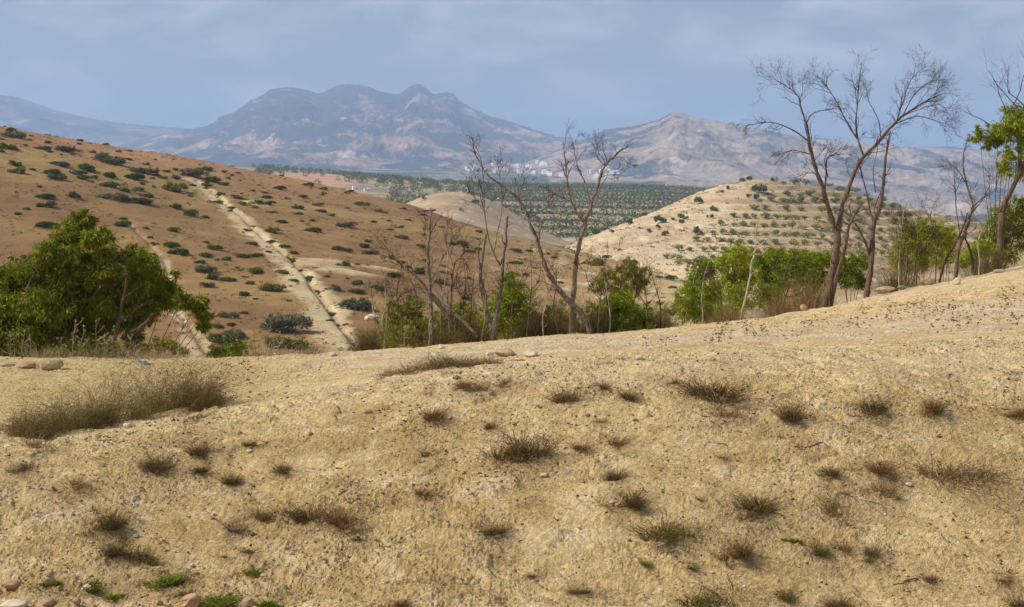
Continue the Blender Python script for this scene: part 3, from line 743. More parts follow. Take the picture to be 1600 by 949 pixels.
def dead_tree(name, label, Y, limbs, mat, twig_mat=None, seed=1, cat='dead tree', slope=0.35, group=None):
    """limbs: (part, [(px,py)..], r0, r1, twigs, twig length m, levels, up)"""
    R = np.random.default_rng(seed)
    known = []                                # (px, py, depth)
    L0 = limbs[0][1][0]
    bx = (L0[0]-800)/F*Y; bz = float(near_h(bx, Y))
    root = tag(empty(name, (bx, Y, bz)), label, cat, group)
    tw = MB()
    for part, pts, r0, r1, nt, tl, lv, up in limbs:
        pts = [tuple(p) for p in pts]
        a = pts[0]
        ground = part == 'trunk'
        if known and not ground:
            k = min(known, key=lambda q: (q[0]-a[0])**2+(q[1]-a[1])**2)
            d0 = k[2]
        else:
            d0 = Y+(R.uniform(-0.25, 0.25) if known else 0)
        s = R.uniform(-1, 1)*slope
        P = []; acc = 0; prev = a
        for q in pts:
            acc += math.hypot(q[0]-prev[0], q[1]-prev[1])*Y/F; prev = q
            P.append(W(q[0], q[1], d0+s*acc))
        if ground:
            gz = float(near_h(P[0][0], P[0][1]))-0.12
            if P[0][2] > gz+0.05: P = [np.array([P[0][0]+0.05*(P[0][0]-P[1][0]), P[0][1], gz])]+P
        P = smoothline(P, 5)
        n = len(P)
        jit = np.cumsum(R.normal(size=(n, 3))*0.006*(r0/0.05)**0.5, 0); jit -= np.linspace(0, 1, n)[:, None]*jit[-1]
        P = P+jit
        t = np.linspace(0, 1, n)
        sl = 0.66 if Y > 30 else 0.55
        rad = r1*0.8+(r0-r1)*sl*(1-t)**0.85
        rad = rad*(1+0.09*R.normal(size=n)+0.10*np.sin(np.arange(n)*1.7+R.uniform(0, 6)))
        if ground: rad[0:2] *= 1.35; rad[2] *= 1.12
        mb = MB(); tube(mb, P, rad, 10 if r0 > 0.05 else 7)
        # broken stubs and knots
        for k in range(3 if r0 > 0.03 else 1):
            i = R.integers(n//4, n-1); d = unit(P[i]-P[i-1]); sd = unit(np.cross(d, R.normal(size=3)))
            q = P[i]; ln = R.uniform(0.06, 0.22)
            tube(mb, [q, q+(sd+0.5*d)*ln*.6, q+(sd+0.8*d)*ln], [rad[i]*.45, rad[i]*.3, rad[i]*.12], 5)
        mb.build(part, mat, root, True, (bx, Y, bz))
        for q in P: known.append((800+F*q[0]/q[1], HZ-F*q[2]/q[1], q[1]))
        for k in range(int(math.ceil(nt*(0.75 if Y > 30 else 0.55)))):
            f = 1-abs(R.normal()*0.33) if R.random() < 0.7 else R.uniform(0.25, 1)
            f = min(max(f, 0.2), 0.999); i = min(int(f*(n-1)), n-2)
            d = unit(P[i+1]-P[i]); sd = unit(np.cross(d, R.normal(size=3)))
            grow(tw, P[i], d*R.uniform(0.5, 1.3)+sd*R.uniform(0.3, 1), tl*(0.68 if Y > 30 else 0.62)*R.uniform(0.45, 1.15), max(min(rad[i]*0.55, 0.009), 0.003), lv, R, up)
    if tw.n: tw.build('crown', twig_mat or mat, root, False, (bx, Y, bz))
    return root

def leafy(mb, lobes, dens, L, Wd, R, droop=0.3, sub=0.3, per=34, shell=0.55, flat=1.0):
    """lobes: (centre xyz, rx, ry, rz) in metres; leaves sit in small clumps spread through each lobe"""
    for c, rx, ry, rz in lobes:
        vol = (rx*ry*rz)**(1/3)
        ns = max(3, int(dens*(rx*rz+rx*ry+ry*rz)/(L*L*2.4)))
        u = unit(R.normal(size=(ns, 3)))
        rad = R.random(ns)**shell
        S = u*rad[:, None]*np.array([rx, ry, rz])*R.uniform(0.72, 1.18, (ns, 1))
        for s, q in zip(S, u):
            n = int(per*R.uniform(0.5, 1.4))
            sg = sub*vol*R.uniform(0.5, 1.1)
            P = c+s+R.normal(size=(n, 3))*np.array([sg, sg, sg*0.75*flat])*0.6
            D = 0.55*q+R.normal(size=(n, 3))*0.6+np.array([0, 0, -droop])
            leaves(mb, P, D, L*R.uniform(0.6, 1.3, n), Wd*R.uniform(0.7, 1.3, n), R)

def bush(name, label, Y, lobes, mat, seed, L=0.09, Wd=0.025, dens=1.0, droop=0.2, stems=(), cat='bush', group=None, dscale=0.8, stem_mat=None, base=None, sub=0.3, per=34, stem_r=0.014, dy=0.3):
    """lobes in picture units (px, py, rx, ry) set at depth Y"""
    R = np.random.default_rng(seed)
    bp = base or (np.mean([l[0] for l in lobes]))
    bx = (bp-800)/F*Y; bz = float(near_h(bx, Y))
    root = tag(empty(name, (bx, Y, bz)), label, cat, group)
    k = Y/F; Lb = []
    for px, py, rx, ry in lobes:
        c = W(px, py, Y+R.uniform(-dy, dy)*2)
        Lb.append((c, rx*k, rx*k*dscale, ry*k))
    mb = MB(); leafy(mb, Lb, dens, L, Wd, R, droop, sub, per)
    sh = []
    for c, rx, ry, rz in Lb:
        for q in range(5):
            u = unit(R.normal(size=3)+np.array([0, -.2, .5])); f = R.uniform(.95, 1.3); w = R.uniform(.10, .22)
            sh.append((c+u*np.array([rx, ry, rz])*f, rx*w, ry*w, rz*w*R.uniform(1, 2.2)))
    leafy(mb, sh, dens*.8, L, Wd, R, droop, .5, int(per*.7))
    mb.build('crown', mat, root, False, (bx, Y, bz))
    st = MB()
    foot = np.array([bx, Y, bz-0.1])
    for c, rx, ry, rz in Lb:
        m = foot*0.45+c*0.55+R.normal(size=3)*0.12*rx
        P = smoothline([foot+R.normal(size=3)*np.array([.12, .1, 0])*rx, m, c+np.array([0, 0, rz*0.5])], 5)
        tube(st, P, np.linspace(stem_r, stem_r*0.25, len(P)), 6)
    for pts, r in stems:
        P = smoothline([W(p, q, Y-0.5+0.1*R.normal()) for p, q in pts], 5)
        tube(st, P, np.linspace(r, r*0.35, len(P)), 6)
    st.build('trunk', stem_mat or M['bark'], root, True, (bx, Y, bz))
    return root

# the two tall dead trees on the right verge
T6 = lambda part, pts, r0, r1, nt, tl, lv, up: (part, Z6(*pts), r0, r1, nt, tl, lv, up)
dead_tree('dead_tree', 'tall bare dead tree, forked widest against the sky, two dark trunks on right verge', 33.5, [
    T6('trunk', [(300, 888), (318, 830), (330, 760), (340, 690), (335, 640)], 0.135, 0.10, 2, 0.5, 1, 0.2),
    T6('trunk', [(318, 888), (340, 800), (362, 720), (374, 670), (384, 620), (405, 585), (428, 552)], 0.085, 0.02, 5, 0.5, 1, 0.2),
    T6('limb', [(335, 650), (310, 560), (285, 480), (258, 400), (243, 345), (236, 285)], 0.085, 0.035, 7, 0.9, 2, 0.2),
    T6('limb', [(236, 285), (216, 230), (205, 195), (165, 160), (112, 128)], 0.032, 0.006, 20, 0.85, 2, 0.2),
    T6('limb', [(212, 215), (224, 180), (222, 135)], 0.014, 0.004, 6, 0.5, 2, 0.4),
    T6('limb', [(236, 285), (262, 252), (310, 242), (345, 238)], 0.022, 0.005, 12, 0.6, 2, 0.1),
    T6('limb', [(243, 345), (205, 315), (150, 290), (110, 285), (60, 290), (35, 296)], 0.028, 0.005, 16, 0.7, 2, -0.1),
    T6('limb', [(262, 395), (225, 385), (185, 378), (150, 400)], 0.022, 0.005, 14, 0.6, 2, -0.2),
    T6('limb', [(290, 490), (262, 455), (225, 460), (200, 470)], 0.02, 0.005, 9, 0.5, 2, -0.2),
    T6('limb', [(300, 520), (305, 460), (308, 410), (330, 395), (360, 390)], 0.035, 0.006, 14, 0.6, 2, 0.1),
    T6('limb', [(310, 470), (298, 410), (315, 370)], 0.018, 0.005, 8, 0.4, 2, 0.2),
    T6('limb', [(340, 690), (352, 620), (368, 545), (398, 465), (428, 405), (470, 362), (530, 292), (580, 250), (640, 212), (690, 190)], 0.095, 0.010, 26, 1.0, 2, 0.1),
    T6('limb', [(432, 400), (412, 345), (402, 290), (408, 230), (415, 150), (424, 80)], 0.042, 0.007, 22, 0.75, 2, 0.3),
    T6('limb', [(410, 340), (372, 280), (342, 222), (305, 165), (270, 125)], 0.032, 0.006, 20, 0.75, 2, 0.2),
    T6('limb', [(490, 340), (482, 280), (455, 225), (440, 190)], 0.022, 0.005, 10, 0.6, 2, 0.3),
    T6('limb', [(540, 285), (560, 220), (590, 140), (630, 100)], 0.026, 0.005, 22, 0.8, 2, 0.3),
    T6('limb', [(560, 265), (600, 190), (650, 150), (680, 140)], 0.022, 0.004, 22, 0.8, 2, 0.2),
    T6('limb', [(530, 292), (600, 265), (660, 272), (700, 290)], 0.022, 0.004, 20, 0.75, 2, -0.1),
    T6('limb', [(560, 262), (620, 240), (680, 225), (710, 240)], 0.02, 0.004, 20, 0.75, 2, -0.1),
    T6('limb', [(375, 660), (350, 640), (310, 620), (265, 622)], 0.018, 0.005, 4, 0.35, 1, 0),
], M['bark'], M['bark_red'], 5)
dead_tree('dead_tree', 'slimmer bare dead tree just right of the tall forked dead tree', 35.0, [
    T6('trunk', [(432, 872), (443, 800), (454, 725), (463, 650), (478, 600), (492, 555), (497, 480), (505, 400), (512, 335), (520, 312)], 0.12, 0.012, 8, 0.6, 2, 0.3),
    T6('limb', [(452, 735), (432, 680), (412, 640), (395, 610), (380, 560)], 0.055, 0.012, 6, 0.5, 2, 0.2),
    T6('limb', [(466, 640), (452, 580), (440, 520), (425, 460), (412, 400)], 0.04, 0.008, 8, 0.6, 2, 0.3),
    T6('limb', [(462, 590), (478, 540), (500, 500), (512, 475)], 0.02, 0.005, 5, 0.35, 1, 0.3),
    T6('limb', [(470, 520), (462, 450), (475, 380), (480, 340)], 0.02, 0.004, 8, 0.5, 2, 0.4),
    T6('limb', [(505, 400), (530, 310), (560, 300)], 0.012, 0.004, 5, 0.4, 2, 0.2),
], M['bark'], M['bark_red'], 6)
# bleached thin tree
T5 = lambda part, pts, r0, r1, nt, tl, lv, up: (part, Z5(*pts), r0, r1, nt, tl, lv, up)
dead_tree('bleached_tree', 'thin bleached white tree with a bent arm among green bushes', 30.0, [
    T5('trunk', [(815, 912), (832, 840), (848, 750), (852, 690), (865, 645), (868, 590), (872, 520), (890, 470), (905, 430)], 0.048, 0.006, 5, 0.45, 1, 0.3),
    T5('limb', [(862, 650), (890, 615), (930, 585), (965, 572), (1000, 582)], 0.024, 0.006, 3, 0.3, 1, 0),
    T5('limb', [(872, 560), (858, 520), (870, 480)], 0.012, 0.004, 3, 0.35, 1, 0.3),
], M['bark_pale'], M['bark_pale'], 7)
# leaning pair at the centre
T4 = lambda part, pts, r0, r1, nt, tl, lv, up: (part, Z4(*pts), r0, r1, nt, tl, lv, up)
dead_tree('dead_tree', 'bare tree of two crossing trunks, one leaning left, at the centre verge', 26.6, [
    T4('trunk', [(905, 850), (915, 770), (925, 660), (938, 530), (958, 405), (985, 325), (1020, 225), (1050, 150), (1095, 105), (1140, 75)], 0.11, 0.010, 14, 0.6, 2, 0.2),
    T4('trunk', [(972, 842), (925, 765), (855, 685), (802, 612), (770, 540), (740, 450), (710, 370), (680, 290), (622, 242), (560, 195), (522, 135), (500, 95)], 0.105, 0.010, 12, 0.8, 2, 0.2),
    T4('limb', [(960, 395), (925, 340), (895, 270), (880, 190), (872, 110), (868, 60)], 0.045, 0.006, 14, 0.6, 2, 0.3),
    T4('limb', [(985, 320), (960, 240), (935, 180), (925, 140), (950, 120)], 0.024, 0.005, 10, 0.5, 2, 0.2),
    T4('limb', [(1045, 160), (1010, 120), (1000, 75)], 0.018, 0.004, 9, 0.5, 2, 0.2),
    T4('limb', [(1070, 130), (1110, 120), (1140, 150)], 0.015, 0.004, 8, 0.4, 2, -0.2),
    T4('limb', [(1020, 250), (1050, 200), (1080, 190)], 0.015, 0.004, 6, 0.4, 2, 0),
    T4('limb', [(945, 560), (985, 535), (1030, 545), (1060, 580)], 0.024, 0.006, 3, 0.4, 1, -0.2),
    T4('limb', [(720, 380), (770, 350), (810, 320), (820, 270)], 0.024, 0.005, 9, 0.5, 2, 0.2),
    T4('limb', [(800, 610), (830, 560), (880, 570), (910, 590)], 0.018, 0.005, 4, 0.4, 1, -0.1),
    T4('limb', [(700, 340), (690, 280), (700, 250)], 0.016, 0.005, 9, 0.5, 2, 0.3),
    T4('limb', [(770, 480), (772, 410), (760, 360)], 0.02, 0.005, 5, 0.4, 2, 0.3),
    T4('limb', [(775, 590), (765, 630), (735, 665)], 0.014, 0.004, 3, 0.3, 1, -0.3),
    T4('limb', [(940, 490), (910, 420), (905, 385)], 0.016, 0.004, 5, 0.4, 1, 0.2),
], M['bark_grey'], M['bark_red'], 8)
dead_tree('dead_tree', 'bare pale tree forking low like a Y before the bright green bush', 26.4, [
    T4('trunk', [(575, 858), (556, 765), (545, 690), (536, 600), (545, 525), (551, 440)], 0.075, 0.035, 3, 0.4, 1, 0.2),
    T4('limb', [(582, 860), (598, 765), (617, 670), (625, 565), (634, 470), (640, 365)], 0.075, 0.035, 3, 0.4, 1, 0.2),
    T4('limb', [(612, 568), (580, 505), (556, 420), (545, 330), (540, 200), (530, 110)], 0.03, 0.006, 12, 0.7, 2, 0.4),
    T4('limb', [(536, 600), (522, 520), (528, 450)], 0.03, 0.012, 2, 0.4, 1, 0.3),
    T4('limb', [(585, 510), (600, 430), (618, 330), (610, 230), (598, 130)], 0.02, 0.005, 12, 0.7, 2, 0.4),
    T4('limb', [(548, 350), (520, 310), (495, 270)], 0.016, 0.004, 8, 0.5, 2, 0.3),
    T4('limb', [(540, 330), (520, 260), (505, 190)], 0.014, 0.004, 10, 0.6, 2, 0.4),
], M['bark_grey'], M['bark_red'], 9)
dead_tree('dead_tree', 'shattered dark dead tree with fallen limbs left of the Y-shaped pale tree', 26.0, [
    T4('trunk', [(325, 878), (326, 760), (318, 660), (316, 530), (322, 430), (324, 330)], 0.095, 0.018, 12, 0.6, 2, 0.3),
    T4('limb', [(312, 690), (290, 640), (240, 590), (190, 540), (150, 505), (105, 490)], 0.045, 0.007, 13, 0.7, 2, 0.1),
    T4('limb', [(325, 690), (375, 730), (430, 770), (480, 815), (515, 862)], 0.07, 0.03, 6, 0.5, 1, 0.1),
    T4('limb', [(330, 700), (385, 760), (415, 820), (440, 862)], 0.055, 0.03, 3, 0.5, 1, 0.1),
    T4('limb', [(320, 640), (350, 580), (378, 530), (400, 490)], 0.026, 0.006, 9, 0.5, 2, 0.3),
    T4('limb', [(318, 560), (300, 480), (312, 420)], 0.02, 0.005, 7, 0.5, 2, 0.3),
    T4('limb', [(300, 660), (250, 660), (200, 680), (160, 640)], 0.02, 0.005, 8, 0.6, 2, -0.1),
], M['bark_grey'], M['bark_red'], 10)
dead_tree('dead_tree', 'small forked bare tree between the shattered tree and the Y-shaped tree', 27.0, [
    T4('trunk', [(402, 770), (408, 700), (412, 620), (420, 560), (445, 530), (470, 490)], 0.05, 0.010, 8, 0.6, 2, 0.2),
    T4('limb', [(418, 570), (400, 520), (385, 470), (395, 430)], 0.022, 0.005, 10, 0.6, 2, 0.3),
], M['bark_grey'], M['bark_red'], 12)
dead_tree('dead_sapling', 'dark leafless sapling leaning beside the Y-shaped pale tree', 26.8, [
    T4('trunk', [(478, 850), (490, 760), (494, 690), (503, 600)], 0.025, 0.006, 6, 0.5, 2, 0.3)], M['bark_dark'], M['bark_red'], 13, 'sapling')
dead_tree('dead_sapling', 'white stemmed leafless sapling beside the pale boulder on the hill foot', 25.6, [
    T4('trunk', [(104, 890), (108, 830), (128, 770), (138, 690), (132, 600)], 0.02, 0.005, 9, 0.6, 2, 0.2),
    T4('limb', [(116, 800), (95, 770), (80, 720)], 0.01, 0.003, 5, 0.4, 1, 0.2)], M['bark_pale'], M['bark_red'], 14, 'sapling')
dead_tree('dead_sapling', 'straight leafless sapling left of the crossing trunks', 27.2, [
    T4('trunk', [(745, 860), (728, 790), (735, 740), (752, 700)], 0.02, 0.005, 7, 0.5, 2, 0.3)], M['bark_pale'], M['bark_pale'], 15, 'sapling')
dead_tree('dead_sapling', 'thin leafless sapling right of the crossing trunks, leaning left', 27.5, [
    T5('trunk', [(478, 870), (462, 800), (445, 740), (432, 700)], 0.018, 0.005, 7, 0.4, 2, 0.2)], M['bark_dark'], M['bark_red'], 16, 'sapling')
# bare trees at the right end
dead_tree('dead_tree', 'bare reddish tree with splayed branches left of the leafy right-edge tree', 36.5, [
    T6('trunk', [(742, 798), (752, 710), (772, 650), (790, 600), (798, 560), (775, 470), (770, 400), (782, 335)], 0.085, 0.008, 14, 0.6, 2, 0.3),
    T6('limb', [(795, 590), (830, 545), (860, 490), (870, 440)], 0.026, 0.005, 12, 0.6, 2, 0.2),
    T6('limb', [(798, 570), (840, 530), (885, 510)], 0.022, 0.005, 9, 0.6, 2, 0.0),
    T6('limb', [(760, 690), (745, 600), (740, 520), (735, 450)], 0.028, 0.006, 13, 0.6, 2, 0.3),
    T6('limb', [(778, 490), (745, 440), (715, 420)], 0.018, 0.004, 8, 0.6, 2, 0.1),
], M['bark'], M['bark_red'], 17)
dead_tree('dead_tree', 'leaning bare tree with twisted dark trunk beside the reddish splayed tree', 36.0, [
    T6('trunk', [(690, 808), (712, 740), (742, 690), (765, 640), (780, 590)], 0.05, 0.02, 5, 0.5, 2, 0.2),
    T6('limb', [(800, 780), (790, 720), (772, 670), (782, 620)], 0.045, 0.015, 4, 0.5, 2, 0.2)], M['bark_dark'], M['bark_red'], 18)
dead_tree('dead_tree', 'low bare thicket tree with many stems before the right yellow-green bush', 36.2, [
    T6('trunk', [(570, 828), (580, 770), (578, 700), (560, 620), (555, 560)], 0.05, 0.008, 8, 0.7, 2, 0.3),
    T6('limb', [(600, 820), (605, 740), (612, 660), (615, 600)], 0.03, 0.006, 8, 0.6, 2, 0.3),
    T6('limb', [(575, 770), (545, 700), (560, 640)], 0.025, 0.006, 7, 0.6, 2, 0.2),
    T6('limb', [(618, 815), (600, 760), (640, 690), (672, 640), (668, 590)], 0.02, 0.005, 9, 0.6, 2, 0.3),
], M['bark'], M['bark_red'], 19)

# leafy tree at the right edge
r_ = bush('leafy_tree', 'green leafy tree with pale forked trunk at the right edge of the photo', 40.0,
     [(1590, 175, 26, 17), (1572, 195, 24, 15), (1560, 210, 24, 13), (1530, 212, 13, 12), (1545, 222, 14, 10), (1598, 205, 24, 20), (1580, 240, 18, 12), (1618, 260, 42, 30), (1566, 262, 14, 10), (1590, 330, 26, 20), (1560, 350, 26, 28), (1600, 365, 32, 36), (1545, 385, 26, 20), (1570, 400, 20, 18), (1640, 220, 50, 60), (1650, 340, 50, 60)],
     M['leaf_euc'], 31, 0.12, 0.024, 3.6, 0.6,
     [(Z6((880, 752), (892, 690), (895, 620), (905, 560), (930, 510), (972, 430), (1010, 380)), 0.115), (Z6((890, 720), (925, 670), (975, 612), (1010, 590)), 0.06), (Z6((900, 640), (888, 600), (900, 560)), 0.05), (Z6((960, 450), (950, 330), (930, 270)), 0.06)],
     'tree', stem_mat=M['bark'], base=1559, sub=0.34)
R = np.random.default_rng(77)
for (p, q), L in (((1580, 170), 1.5), ((1590, 168), 1.6), ((1572, 180), 1.2), ((1546, 195), 0.9), ((1600, 165), 1.4), ((1556, 300), 0.8)):
    tw = MB(); grow(tw, W(p, q, 40), np.array([R.normal()*.5-0.2, R.normal()*.3, 1.0]), L, 0.014, 2, R, 0.2)
    tw.build('bare_branch', M['bark_red'], r_, False, tuple(r_.location))

# big drooping tree on the left
bush('pepper_tree', 'large dark green drooping tree on the left behind the dirt track', 29.0,
     [(128, 345, 26, 17), (112, 368, 32, 16), (150, 372, 24, 15), (148, 408, 24, 16), (128, 412, 22, 14), (85, 395, 36, 22), (165, 400, 18, 14), (58, 425, 36, 25), (100, 432, 30, 18), (15, 440, 34, 28), (-30, 455, 40, 32), (198, 398, 25, 18), (222, 410, 22, 16), (160, 428, 34, 20), (215, 440, 38, 22), (246, 440, 28, 17), (262, 462, 28, 20), (285, 470, 12, 12), (120, 470, 55, 30), (60, 480, 48, 30), (0, 485, 48, 32), (180, 472, 42, 24), (230, 480, 30, 16), (312, 476, 14, 12), (318, 494, 10, 10), (318, 512, 7, 8), (150, 505, 42, 22), (95, 515, 50, 24), (30, 520, 52, 24), (-40, 520, 60, 34), (205, 505, 24, 13), (130, 545, 60, 14), (50, 548, 60, 14), (210, 530, 18, 10)],
     M['leaf_tree'], 41, 0.12, 0.022, 8.5, 0.9,
     [([(172, 560), (182, 520), (190, 480), (196, 450), (198, 430)], 0.05), ([(185, 505), (205, 490), (225, 475), (240, 468)], 0.022), ([(205, 520), (225, 508), (240, 490)], 0.06), ([(40, 455), (55, 425), (70, 400)], 0.02), ([(42, 452), (52, 430), (62, 432)], 0.014), ([(190, 470), (215, 450), (235, 440)], 0.02), ([(160, 420), (180, 402), (195, 396)], 0.016)],
     'tree', base=172, stem_mat=M['bark'], sub=0.3, per=38, stem_r=0.018)

# green bushes behind the verge
def B(label, Y, lobes, mat='leaf_bush', seed=0, **k):
    k['L'] = 0.075; k['Wd'] = 0.018; k['dens'] = k.get('dens', 1.0)*3.4; lobes = [(a, b, c*1.15, d*1.12) for a, b, c, d in lobes]
    return bush('green_bush', label, Y, lobes, M[mat], seed, group='bushes along the verge', **k)
B('brightest green feathery bush between the Y-shaped tree and the crossing trunks', 29, [(800, 450, 20, 22), (790, 475, 26, 22), (815, 480, 24, 24), (780, 500, 26, 22), (812, 510, 28, 22), (845, 505, 18, 14), (765, 515, 18, 14)], seed=51, dens=1.1, droop=-0.2)
B('low mottled olive-green bush under the shattered dead tree', 28, [(640, 480, 26, 16), (620, 500, 24, 18), (650, 510, 30, 18), (615, 525, 24, 14), (660, 530, 26, 14), (600, 535, 14, 10)], 'leaf_olive_bush', 52, dens=0.8)
B('bright green bush right of the crossing trunks, with yellowish tips', 28, [(965, 475, 26, 18), (985, 490, 26, 18), (945, 490, 22, 18), (1005, 500, 18, 14), (960, 510, 34, 14), (1000, 515, 20, 10)], seed=53, dens=1.1)
B('tall olive-green bush with brown gaps above the bright bush right of centre', 30, [(990, 420, 18, 11), (1003, 432, 14, 10), (960, 430, 22, 10), (940, 445, 18, 10), (975, 450, 20, 12), (1000, 450, 12, 10)], 'leaf_olive_bush', 54, dens=0.7)
B('green bush at the left end of the right-hand bush row', 34, [(1090, 435, 18, 16), (1105, 420, 18, 14), (1080, 460, 22, 18), (1110, 460, 24, 20), (1075, 485, 20, 16), (1105, 490, 26, 16), (1060, 475, 8, 10)], seed=55)
B('broad green bush just left of the thin white tree', 36, [(1135, 410, 20, 14), (1155, 398, 20, 14), (1140, 440, 24, 20), (1165, 430, 22, 20), (1150, 470, 26, 22), (1130, 490, 22, 14)], seed=56)
B('domed green bush just right of the thin white tree', 37, [(1190, 410, 20, 14), (1215, 402, 22, 14), (1200, 435, 26, 20), (1230, 430, 22, 20), (1205, 465, 28, 20), (1240, 405, 14, 10)], seed=57)
B('domed green bush left of the tall forked dead tree', 38, [(1250, 408, 20, 14), (1270, 415, 20, 16), (1245, 435, 24, 20), (1280, 440, 22, 18), (1260, 465, 24, 14), (1290, 405, 20, 12)], seed=58)
B('yellowish green bush between the tall forked tree and the slimmer dead tree', 39, [(1330, 415, 18, 16), (1345, 408, 16, 14), (1320, 435, 18, 18), (1345, 440, 16, 14), (1310, 410, 14, 12)], seed=59)
B('yellow-green bush behind the low bare thicket on the right', 42, [(1425, 365, 22, 18), (1450, 360, 18, 16), (1415, 385, 20, 16), (1440, 390, 24, 18), (1470, 375, 18, 14), (1410, 410, 18, 14), (1435, 415, 20, 10)], 'leaf_euc', 60, L=0.12, Wd=0.03)
B('sparse yellow-green bush left of the reddish splayed tree', 43, [(1470, 360, 16, 12), (1485, 372, 16, 14), (1480, 395, 18, 14), (1465, 410, 16, 10)], 'leaf_euc', 61, L=0.12, Wd=0.03, dens=0.7)
B('small bright green bush at the foot of the reddish splayed tree', 39, [(1520, 400, 16, 12), (1535, 390, 14, 10), (1505, 412, 12, 8)], seed=62)
B('small green bush at the right end of the left big tree', 28, [(255, 540, 16, 10), (235, 548, 14, 8), (280, 548, 14, 8)], 'leaf_olive_bush', 63, dens=0.8)
B('low leafy green bush on the verge left of the pale-path foot', 30, [(355, 548, 20, 8), (375, 545, 14, 8), (340, 552, 14, 6)], seed=64, dens=0.8)

B('bright green bush behind the forked small bare tree', 29.5, [(700, 500, 26, 16), (725, 490, 22, 16), (710, 520, 34, 14), (745, 515, 26, 16)], 'leaf_olive_bush', 65)
B('green bush filling the space behind the left crossing trunk', 29, [(870, 495, 26, 18), (895, 505, 24, 16), (860, 515, 30, 14)], 'leaf_olive_bush', 66, dens=.7)
B('dull green bush at the foot of the gap left of the right-hand bushes', 31, [(1035, 490, 16, 14), (1025, 505, 20, 10)], seed=67)
R = np.random.default_rng(1500)
for i, (px, py, h, ln) in enumerate([(600, 540, 90, -8), (628, 538, 120, 6), (655, 536, 100, -14), (690, 532, 150, 10), (712, 530, 95, 18), (730, 530, 130, -6), (752, 528, 85, 12), (800, 525, 80, -10), (822, 524, 110, 8), (848, 522, 70, 16), (872, 522, 120, -20), (935, 514, 110, 12), (952, 512, 80, -8), (985, 508, 95, 14), (1012, 506, 70, -6), (1098, 498, 90, 10), (1128, 495, 70, -12), (1225, 478, 80, 14), (1405, 430, 110, 8), (1432, 425, 95, -10), (1462, 420, 120, 10), (1530, 410, 85, -8)]):
    Yd = (26.2+.4*R.random()) if px < 1020 else (30+(px-1098)*.017)
    side = 'centre' if px < 1020 else 'right'
    n_in = i if px < 1020 else i-15
    dead_tree('dead_sapling', 'slim leafless stem, %s from the left among the thin stems on the %s verge' % (ORD[n_in], side), Yd, [
        ('trunk', [(px, py), (px+ln*.3+R.normal()*3, py-h*.35), (px+ln*.5+R.normal()*4, py-h*.7), (px+ln, py-h)], .026, .005, 9, .75, 2, .3),
        ('limb', [(px+ln*.35, py-h*.4), (px+ln*.3-R.uniform(8, 20), py-h*.6), (px+ln*.3-R.uniform(12, 26), py-h*.85)], .014, .004, 6, .6, 2, .3)], M['bark_pale'] if i % 3 == 0 else M['bark'], M['bark_red'], 1500+i, 'sapling', group='thin leafless stems on the verge')
# brown leafless undergrowth along the verge
def wisp(name, label, px, py, wpx, hpx, Y, mat, seed, n=900, cat='dry shrub', group=None, lean=0.5, blade=0.004, leafn=0, leafmat=None, hfun=None):
    """dry shrub of fine stalks, wpx wide and hpx high as seen at depth Y"""
    R = np.random.default_rng(seed); k = Y/F
    bx = (px-800)/F*Y; bz = float(near_h(bx, Y))
    top = (HZ-py)/F*Y+hpx*k; H = max(hpx*k, top-bz)
    root = tag(empty(name, (bx, Y, bz)), label, cat, group)
    w = wpx*k
    mb = MB()
    ox = R.normal(size=n)*w*0.24; oy = R.normal(size=n)*min(w*0.2, 0.5)
    bz2 = near_h(bx+ox, Y+oy)
    hh = H*R.uniform(0.35, 1.05, n)*np.exp(-(ox/(w*0.5))**2*0.8)
    a = R.normal(size=(n, 2))*lean*hh[:, None]*0.7
    a[:, 0] += ox*0.35
    P0 = np.stack([bx+ox, Y+oy, bz2-0.02], 1)
    P1 = P0+np.stack([a[:, 0]*.35, a[:, 1]*.35, hh*.55], 1)
    P2 = P0+np.stack([a[:, 0], a[:, 1], hh], 1)
    S = unit(np.cross(P2-P0, unit(R.normal(size=(n, 3)))))*blade*R.uniform(0.6, 1.3, (n, 1))
    V = np.stack([P0-S*.5, P0+S*.5, P1+S*.4, P1-S*.4, P2], 1)
    base = np.arange(n)[:, None]*5
    mb.add(V.reshape(-1, 3), base+np.array([[0, 1, 2, 3]]))
    mb.f.append(base+np.array([[3, 2, 4]])); mb.m.append(np.zeros(n, np.int32))
    # side twiglets
    m = n*3; i = R.integers(0, n, m); f = R.uniform(0.3, 1, m)[:, None]
    Q = np.where(f < .55, P0[i]+(P1[i]-P0[i])*f/.55, P1[i]+(P2[i]-P1[i])*(f-.55)/.45)
    leaves(mb, Q, (P2-P0)[i]/H+R.normal(size=(m, 3))*0.55, 0.16*hh[i]+0.01, blade*0.8, R)
    mb.build('stalks', M[mat], root, False, (bx, Y, bz))
    if leafn:
        mb = MB(); i = R.integers(0, n, leafn); f = R.uniform(0.25, 1, leafn)[:, None]
        Q = P0[i]+(P2[i]-P0[i])*f+R.normal(size=(leafn, 3))*0.02
        leaves(mb, Q, R.normal(size=(leafn, 3)), 0.022*R.uniform(.6, 1.3, leafn), 0.009, R)
        mb.build('foliage', M[leafmat], root, False, (bx, Y, bz))
    return root
UG = 'brown undergrowth along the verge'
